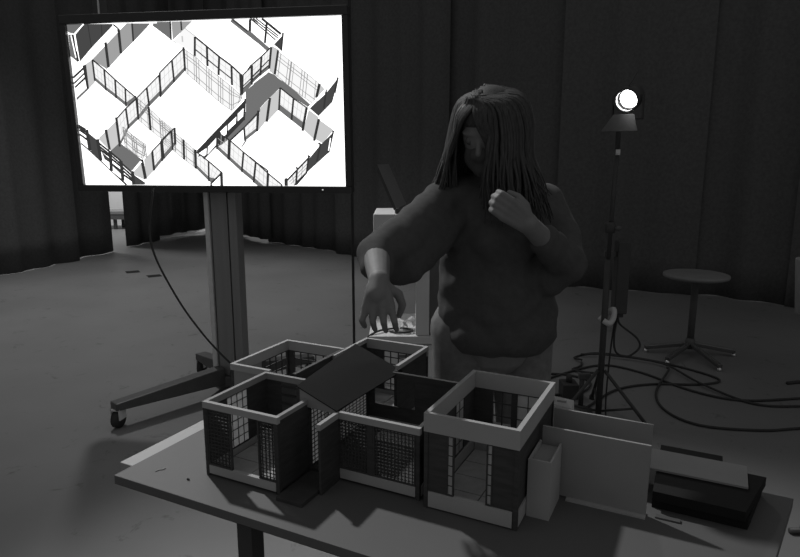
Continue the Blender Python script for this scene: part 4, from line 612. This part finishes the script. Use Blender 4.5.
def remeshed(name, prims, voxel, it, m, parent):
    mb=MB()
    for p in prims:
        if p[0]=='e': mb.add(*sphere_pts(p[1],p[2],20,12,p[3] if len(p)>3 else None))
        else:
            pts,rs=p[1],p[2]
            if not isinstance(rs,(list,tuple)): rs=[rs]*len(pts)
            for q,r in zip(pts,rs): mb.add(*sphere_pts(q,r,16,10))
            for i in range(len(pts)-1): mb.tube([pts[i],pts[i+1]],[rs[i],rs[i+1]],16)
    o=mb.build(name,m)
    rm=o.modifiers.new('r','REMESH'); rm.mode='VOXEL'; rm.voxel_size=voxel; rm.use_smooth_shade=True
    if it: sm=o.modifiers.new('s','SMOOTH'); sm.iterations=it; sm.factor=0.5
    dg=bpy.context.evaluated_depsgraph_get(); me=bpy.data.meshes.new_from_object(o.evaluated_get(dg)); old=o.data
    o.modifiers.clear(); o.data=me; bpy.data.meshes.remove(old)
    if not me.materials: me.materials.append(M[m])
    for q in me.polygons: q.use_smooth=True
    o.parent=parent
    return o
PB=Vector((0.30,1.93,0))
ps=thing('person','person in a black sweater and face mask leaning over the model, reaching down','person',PB)
def p_(x,y,z): return (x-PB.x,y-PB.y,z)
neck=p_(0.285,1.87,1.43); hd=Vector(p_(0.254,1.80,1.580))
fd=Vector((-0.44,-0.80,-0.40)).normalized()          # where the face looks
rt=fd.cross(Vector((0,0,1))).normalized(); up=rt.cross(fd).normalized()
HM=Matrix((rt,-fd,up)).transposed()
def hp(a,b,c): return hd+rt*a-fd*(-b)+up*c if False else hd+rt*a+fd*b+up*c
SL=p_(0.125,1.84,1.375); SR=p_(0.445,1.95,1.370)
EL=p_(-0.062,1.60,1.262); WL=p_(-0.048,1.40,1.228)
ER_=p_(0.490,1.80,1.20); WR=p_(0.336,1.625,1.335)
HL=p_(0.20,1.93,0.93); HR=p_(0.40,1.96,0.93)
KL=p_(0.20,1.95,0.50); KR=p_(0.41,1.97,0.50); AL=p_(0.20,1.99,0.085); AR=p_(0.42,2.0,0.085)
prims=[('e',hd,(0.075,0.094,0.108),HM),('e',hp(0,0.03,-0.055),(0.056,0.060,0.062),HM),('e',hp(0,0.074,-0.088),(0.024,0.020,0.022),HM),
  ('c',[hp(0,0.089,0.006),hp(0,0.100,-0.026)],[0.007,0.0105]),('e',hp(0,0.097,-0.031),(0.014,0.010,0.009),HM),
  ('c',[hp(-0.046,0.070,0.024),hp(-0.02,0.084,0.022),hp(0.02,0.084,0.022),hp(0.046,0.070,0.024)],0.0075),
  ('e',hp(-0.036,0.062,-0.03),(0.018,0.014,0.016),HM),('e',hp(0.036,0.062,-0.03),(0.018,0.014,0.016),HM),
  ('e',hp(0,0.084,-0.066),(0.022,0.010,0.008),HM),
  ('e',hp(-0.078,-0.005,-0.01),(0.010,0.018,0.032),HM),('e',hp(0.078,-0.005,-0.01),(0.010,0.018,0.032),HM),
  ('c',[hp(0,-0.02,-0.06),neck,p_(0.29,1.90,1.38)],[0.055,0.052,0.07]),
  ('c',[SL,p_(0.29,1.90,1.38),SR],[0.055,0.08,0.055]),
  ('c',[p_(0.29,1.91,1.36),p_(0.295,1.91,1.22),p_(0.295,1.93,1.08),p_(0.30,1.945,0.95)],[0.12,0.13,0.12,0.14]),
  ('c',[SL,EL,WL],[0.048,0.038,0.024]),('c',[SR,ER_,WR],[0.048,0.040,0.026]),
  ('c',[HL,KL,AL],[0.085,0.058,0.040]),('c',[HR,KR,AR],[0.085,0.058,0.040]),
  ('c',[AL,(AL[0]-0.03,AL[1]-0.15,0.045)],[0.042,0.035]),('c',[AR,(AR[0]-0.03,AR[1]-0.15,0.045)],[0.042,0.035])]
# her hand over the model: back of the hand to the camera, fingers pointing down
wl=Vector(WL); pk1=wl+Vector((-0.003,-0.022,-0.030)); 
prims+=[('c',[wl,wl+Vector((-0.004,-0.02,-0.026))],[0.025,0.026])]
kn=[wl+Vector((0.028-0.0195*i,-0.034+0.003*abs(i-1),-0.052-0.0035*abs(i-1.0))) for i in range(4)]
for i in range(4): prims.append(('c',[wl+Vector((0.012-0.009*i,-0.014,-0.014)),kn[i]],[0.015,0.0105]))
for i,(l1,l2,l3) in enumerate(((0.036,0.024,0.018),(0.040,0.026,0.019),(0.036,0.024,0.018),(0.028,0.019,0.016))):
    k=kn[i]; sp=0.005*(1.5-i)
    a=k+Vector((sp,-0.010,-l1*0.85)); b=a+Vector((0.003,0.014,-l2*0.75)); c3=b+Vector((0.002,0.013,-l3*0.5))
    prims.append(('c',[k,a,b,c3],[0.0092,0.0080,0.0070,0.0060]))
prims.append(('c',[wl+Vector((0.014,-0.008,-0.012)),wl+Vector((0.043,0.0,-0.030)),wl+Vector((0.054,0.004,-0.058)),wl+Vector((0.046,0.006,-0.084))],[0.014,0.0115,0.0092,0.0072]))
# her other hand: raised loosely closed before the chest
wr=Vector(WR); hx=Vector((-0.80,-0.25,0.54)).normalized(); hy=Vector((0.52,0.0,0.85)).normalized(); hz=hx.cross(hy).normalized()
if hz.y>0: hz=-hz
kn2=[wr+hx*0.078+hy*(0.024-0.016*i)+hz*0.006 for i in range(4)]
for i in range(4): prims.append(('c',[wr+hy*(0.012-0.008*i),kn2[i]],[0.016,0.011]))
for i,(l1,l2,l3) in enumerate(((0.034,0.024,0.016),(0.038,0.026,0.017),(0.035,0.024,0.016),(0.027,0.018,0.014))):
    k=kn2[i]; a=k+hx*l1*0.85-hz*l1*0.35; b=a-hz*l2*0.95+hx*0.002; c3=b-hx*l3-hz*0.003
    prims.append(('c',[k,a,b,c3],[0.0098,0.009,0.008,0.007]))
prims.append(('c',[wr+hx*0.01+hy*0.01,wr+hx*0.035+hy*0.034-hz*0.004,wr+hx*0.062+hy*0.042-hz*0.012,wr+hx*0.085+hy*0.038-hz*0.022],[0.015,0.0125,0.010,0.008]))
remeshed('body',prims,0.0034,2,'skin',ps)
for s_ in (-1,1):
    MB().add(*sphere_pts(hp(0.030*s_,0.078,0.004),0.0125,14,9)).build('eye','eye',ps,True)
# clothing
sw=[('c',[(SL[0]-0.005,SL[1],SL[2]-0.005),p_(0.285,1.895,1.385),(SR[0]+0.005,SR[1],SR[2]-0.005)],[0.066,0.085,0.066]),
  ('c',[p_(0.245,1.90,1.34),p_(0.25,1.90,1.22),p_(0.245,1.91,1.10),p_(0.235,1.925,0.985)],[0.125,0.128,0.125,0.118]),
  ('c',[p_(0.35,1.92,1.34),p_(0.345,1.92,1.22),p_(0.36,1.92,1.10),p_(0.385,1.925,0.99)],[0.125,0.13,0.128,0.118]),
  ('c',[p_(0.27,1.80,1.27),p_(0.33,1.81,1.26)],[0.07,0.07]),('c',[p_(0.30,1.90,1.36),p_(0.30,1.895,1.2),p_(0.30,1.89,1.08),p_(0.30,1.90,0.995)],[0.13,0.135,0.14,0.125]),
  ('c',[p_(0.235,1.86,0.985),p_(0.31,1.845,0.985),p_(0.375,1.86,0.985)],0.085),('c',[p_(0.24,1.98,0.985),p_(0.37,1.98,0.985)],0.09),
  ('c',[p_(0.29,1.88,1.41),p_(0.283,1.868,1.445)],[0.082,0.064]),
  ('c',[SL,(EL[0]+0.055,EL[1]+0.06,EL[2]+0.02),EL,(EL[0]+0.005,EL[1]-0.055,EL[2]-0.022)],[0.066,0.062,0.052,0.044]),
  ('c',[EL,(EL[0]+0.035,EL[1]+0.04,EL[2]-0.035)],[0.05,0.045]),
  ('c',[(SL[0]+0.02,SL[1],SL[2]-0.04),(EL[0]+0.07,EL[1]+0.07,EL[2]-0.04)],[0.07,0.062]),
  ('c',[SR,(SR[0]*0.5+ER_[0]*0.5+0.012,SR[1]*0.5+ER_[1]*0.5,SR[2]*0.5+ER_[2]*0.5),ER_,(ER_[0]*0.4+WR[0]*0.6,ER_[1]*0.4+WR[1]*0.6,ER_[2]*0.4+WR[2]*0.6)],[0.064,0.060,0.058,0.044]),
  ('c',[ER_,(ER_[0]-0.045,ER_[1]+0.03,ER_[2]-0.045)],[0.055,0.06]),
  ('c',[p_(0.42,1.90,1.16),p_(0.432,1.90,1.06),p_(0.415,1.91,1.00)],[0.05,0.058,0.05])]
sweater=remeshed('sweater',sw,0.009,2,'knit',ps)
rnd=random.Random(3)
for v_ in sweater.data.vertices:
    n_=v_.normal; c_=v_.co
    v_.co=c_+n_*(0.004*math.sin(c_.z*70+math.sin(c_.x*25)*2)*math.cos(c_.x*40+c_.y*30))
tz=[('c',[(HL[0]-0.005,HL[1],0.97),HL,KL,(AL[0],AL[1],0.12)],[0.10,0.100,0.085,0.080]),('c',[(HR[0]+0.005,HR[1],0.97),HR,KR,(AR[0],AR[1],0.12)],[0.10,0.100,0.085,0.080]),
    ('c',[p_(0.22,1.94,0.98),p_(0.38,1.95,0.98)],[0.115,0.115])]
remeshed('trousers',tz,0.010,3,'trousers',ps)
for A_ in (AL,AR):
    remeshed('shoe',[('c',[(A_[0],A_[1]+0.03,0.045),(A_[0]-0.015,A_[1]-0.09,0.042),(A_[0]-0.03,A_[1]-0.18,0.036)],[0.045,0.045,0.036]),('c',[(A_[0],A_[1]+0.01,0.06),(A_[0],A_[1]+0.005,0.10)],[0.05,0.048])],0.006,2,'shoe',ps)
mk=remeshed('face_mask',[('e',hp(0,0.040,-0.056),(0.069,0.063,0.054),HM),('e',hp(0,0.060,-0.030),(0.058,0.030,0.022),HM),('e',hp(0,0.084,-0.036),(0.034,0.026,0.026),HM),('e',hp(0,0.078,-0.075),(0.036,0.028,0.032),HM)],0.005,4,'mask',ps)
for s_ in (-1,1):
    MB().tube(spline([hp(0.056*s_,0.055,-0.030),hp(0.076*s_,0.02,-0.012),hp(0.088*s_,-0.012,-0.005),hp(0.088*s_,-0.014,-0.035),hp(0.074*s_,0.02,-0.06),hp(0.056*s_,0.05,-0.075)],4),0.002,6).build('ear_loop','mask',mk)
hr=[('e',hp(0,0.006,0.058),(0.076,0.084,0.053),HM),('e',hp(0,-0.020,0.024),(0.086,0.094,0.096),HM),('e',hp(0,-0.045,-0.03),(0.088,0.075,0.10),HM),('c',[hp(0.0,-0.06,-0.06),Vector((hd.x+0.03,hd.y+0.07,hd.z-0.2))],[0.07,0.06])]
hair=remeshed('hair',hr,0.006,3,'hair',ps)
hs=MB()
def fringe():
    f0=rnd.uniform(R(-18),R(42)); f1=R(46) if f0>R(8) else R(-20); f1+=rnd.uniform(R(-3),R(8))
    D=lambda a_: rt*math.sin(a_)+fd*math.cos(a_)
    e_=hd+D(f1)*0.112+up*-0.005-fd*0.012
    pts=[hp(0.02+rnd.uniform(-.01,.01),0.03+rnd.uniform(-.03,.03),0.116),hd+D(f0)*0.070+up*0.096,hd+D(f0*0.6+f1*0.4)*0.096+up*0.064,e_,
         Vector((e_.x,e_.y+0.01,hd.z-0.07)),Vector((e_.x+rnd.uniform(-.015,.01),e_.y+0.02,hd.z-rnd.uniform(0.14,0.22)))]
    sp=spline(pts,4); n_=len(sp); r_=rnd.uniform(0.0035,0.0055)
    hs.tube(sp,[r_*(1 if i<n_*0.6 else 1-0.8*(i-n_*0.6)/(n_*0.4)) for i in range(n_)],5)
def strand(phi,k):
    d_=(fd*math.cos(phi)+rt*math.sin(phi)); d_.z=0; d_.normalize()
    pr=rnd.uniform(-0.012,0.012); rr=rnd.uniform(0.92,1.05)
    side_=d_.dot(rt); back_=-d_.dot(fd)
    top=hp(0.022+pr,0.045-0.12*max(0,back_)*rnd.random(),0.112-0.01*rnd.random())
    dd=rt*math.sin(phi)+fd*math.cos(phi)
    p1=hd+dd*0.080*rr+up*0.088-fd*0.012
    p2=hd+dd*0.110*rr+up*0.022-fd*0.014
    p3=Vector((hd.x,hd.y,hd.z))+d_*0.118*rr+Vector((0,0.012,-0.055))
    fl_=0.012+0.075*rnd.random()*abs(side_)
    p4=Vector((hd.x,hd.y,hd.z))+d_*(0.116+fl_*0.4)+Vector((rnd.uniform(-.01,.01),0.022,-0.13))
    dn=rnd.uniform(0.17,0.265)
    p5=Vector((hd.x,hd.y,hd.z))+d_*(0.104+fl_)+Vector((rnd.uniform(-.012,.012),0.03,-dn))
    r_=rnd.uniform(0.0035,0.006)
    sp=spline([top,p1,p2,p3,p4,p5],4); n_=len(sp)
    hs.tube(sp,[r_*(1 if i<n_*0.6 else 1-0.8*(i-n_*0.6)/(n_*0.4)) for i in range(n_)],5)
for k in range(420):
    phi=rnd.uniform(R(40),R(344))
    strand(phi,k)
for k in range(120): fringe()
o_=hs.build('hair_strands','hair',ps,True); o_['kind']='stuff'
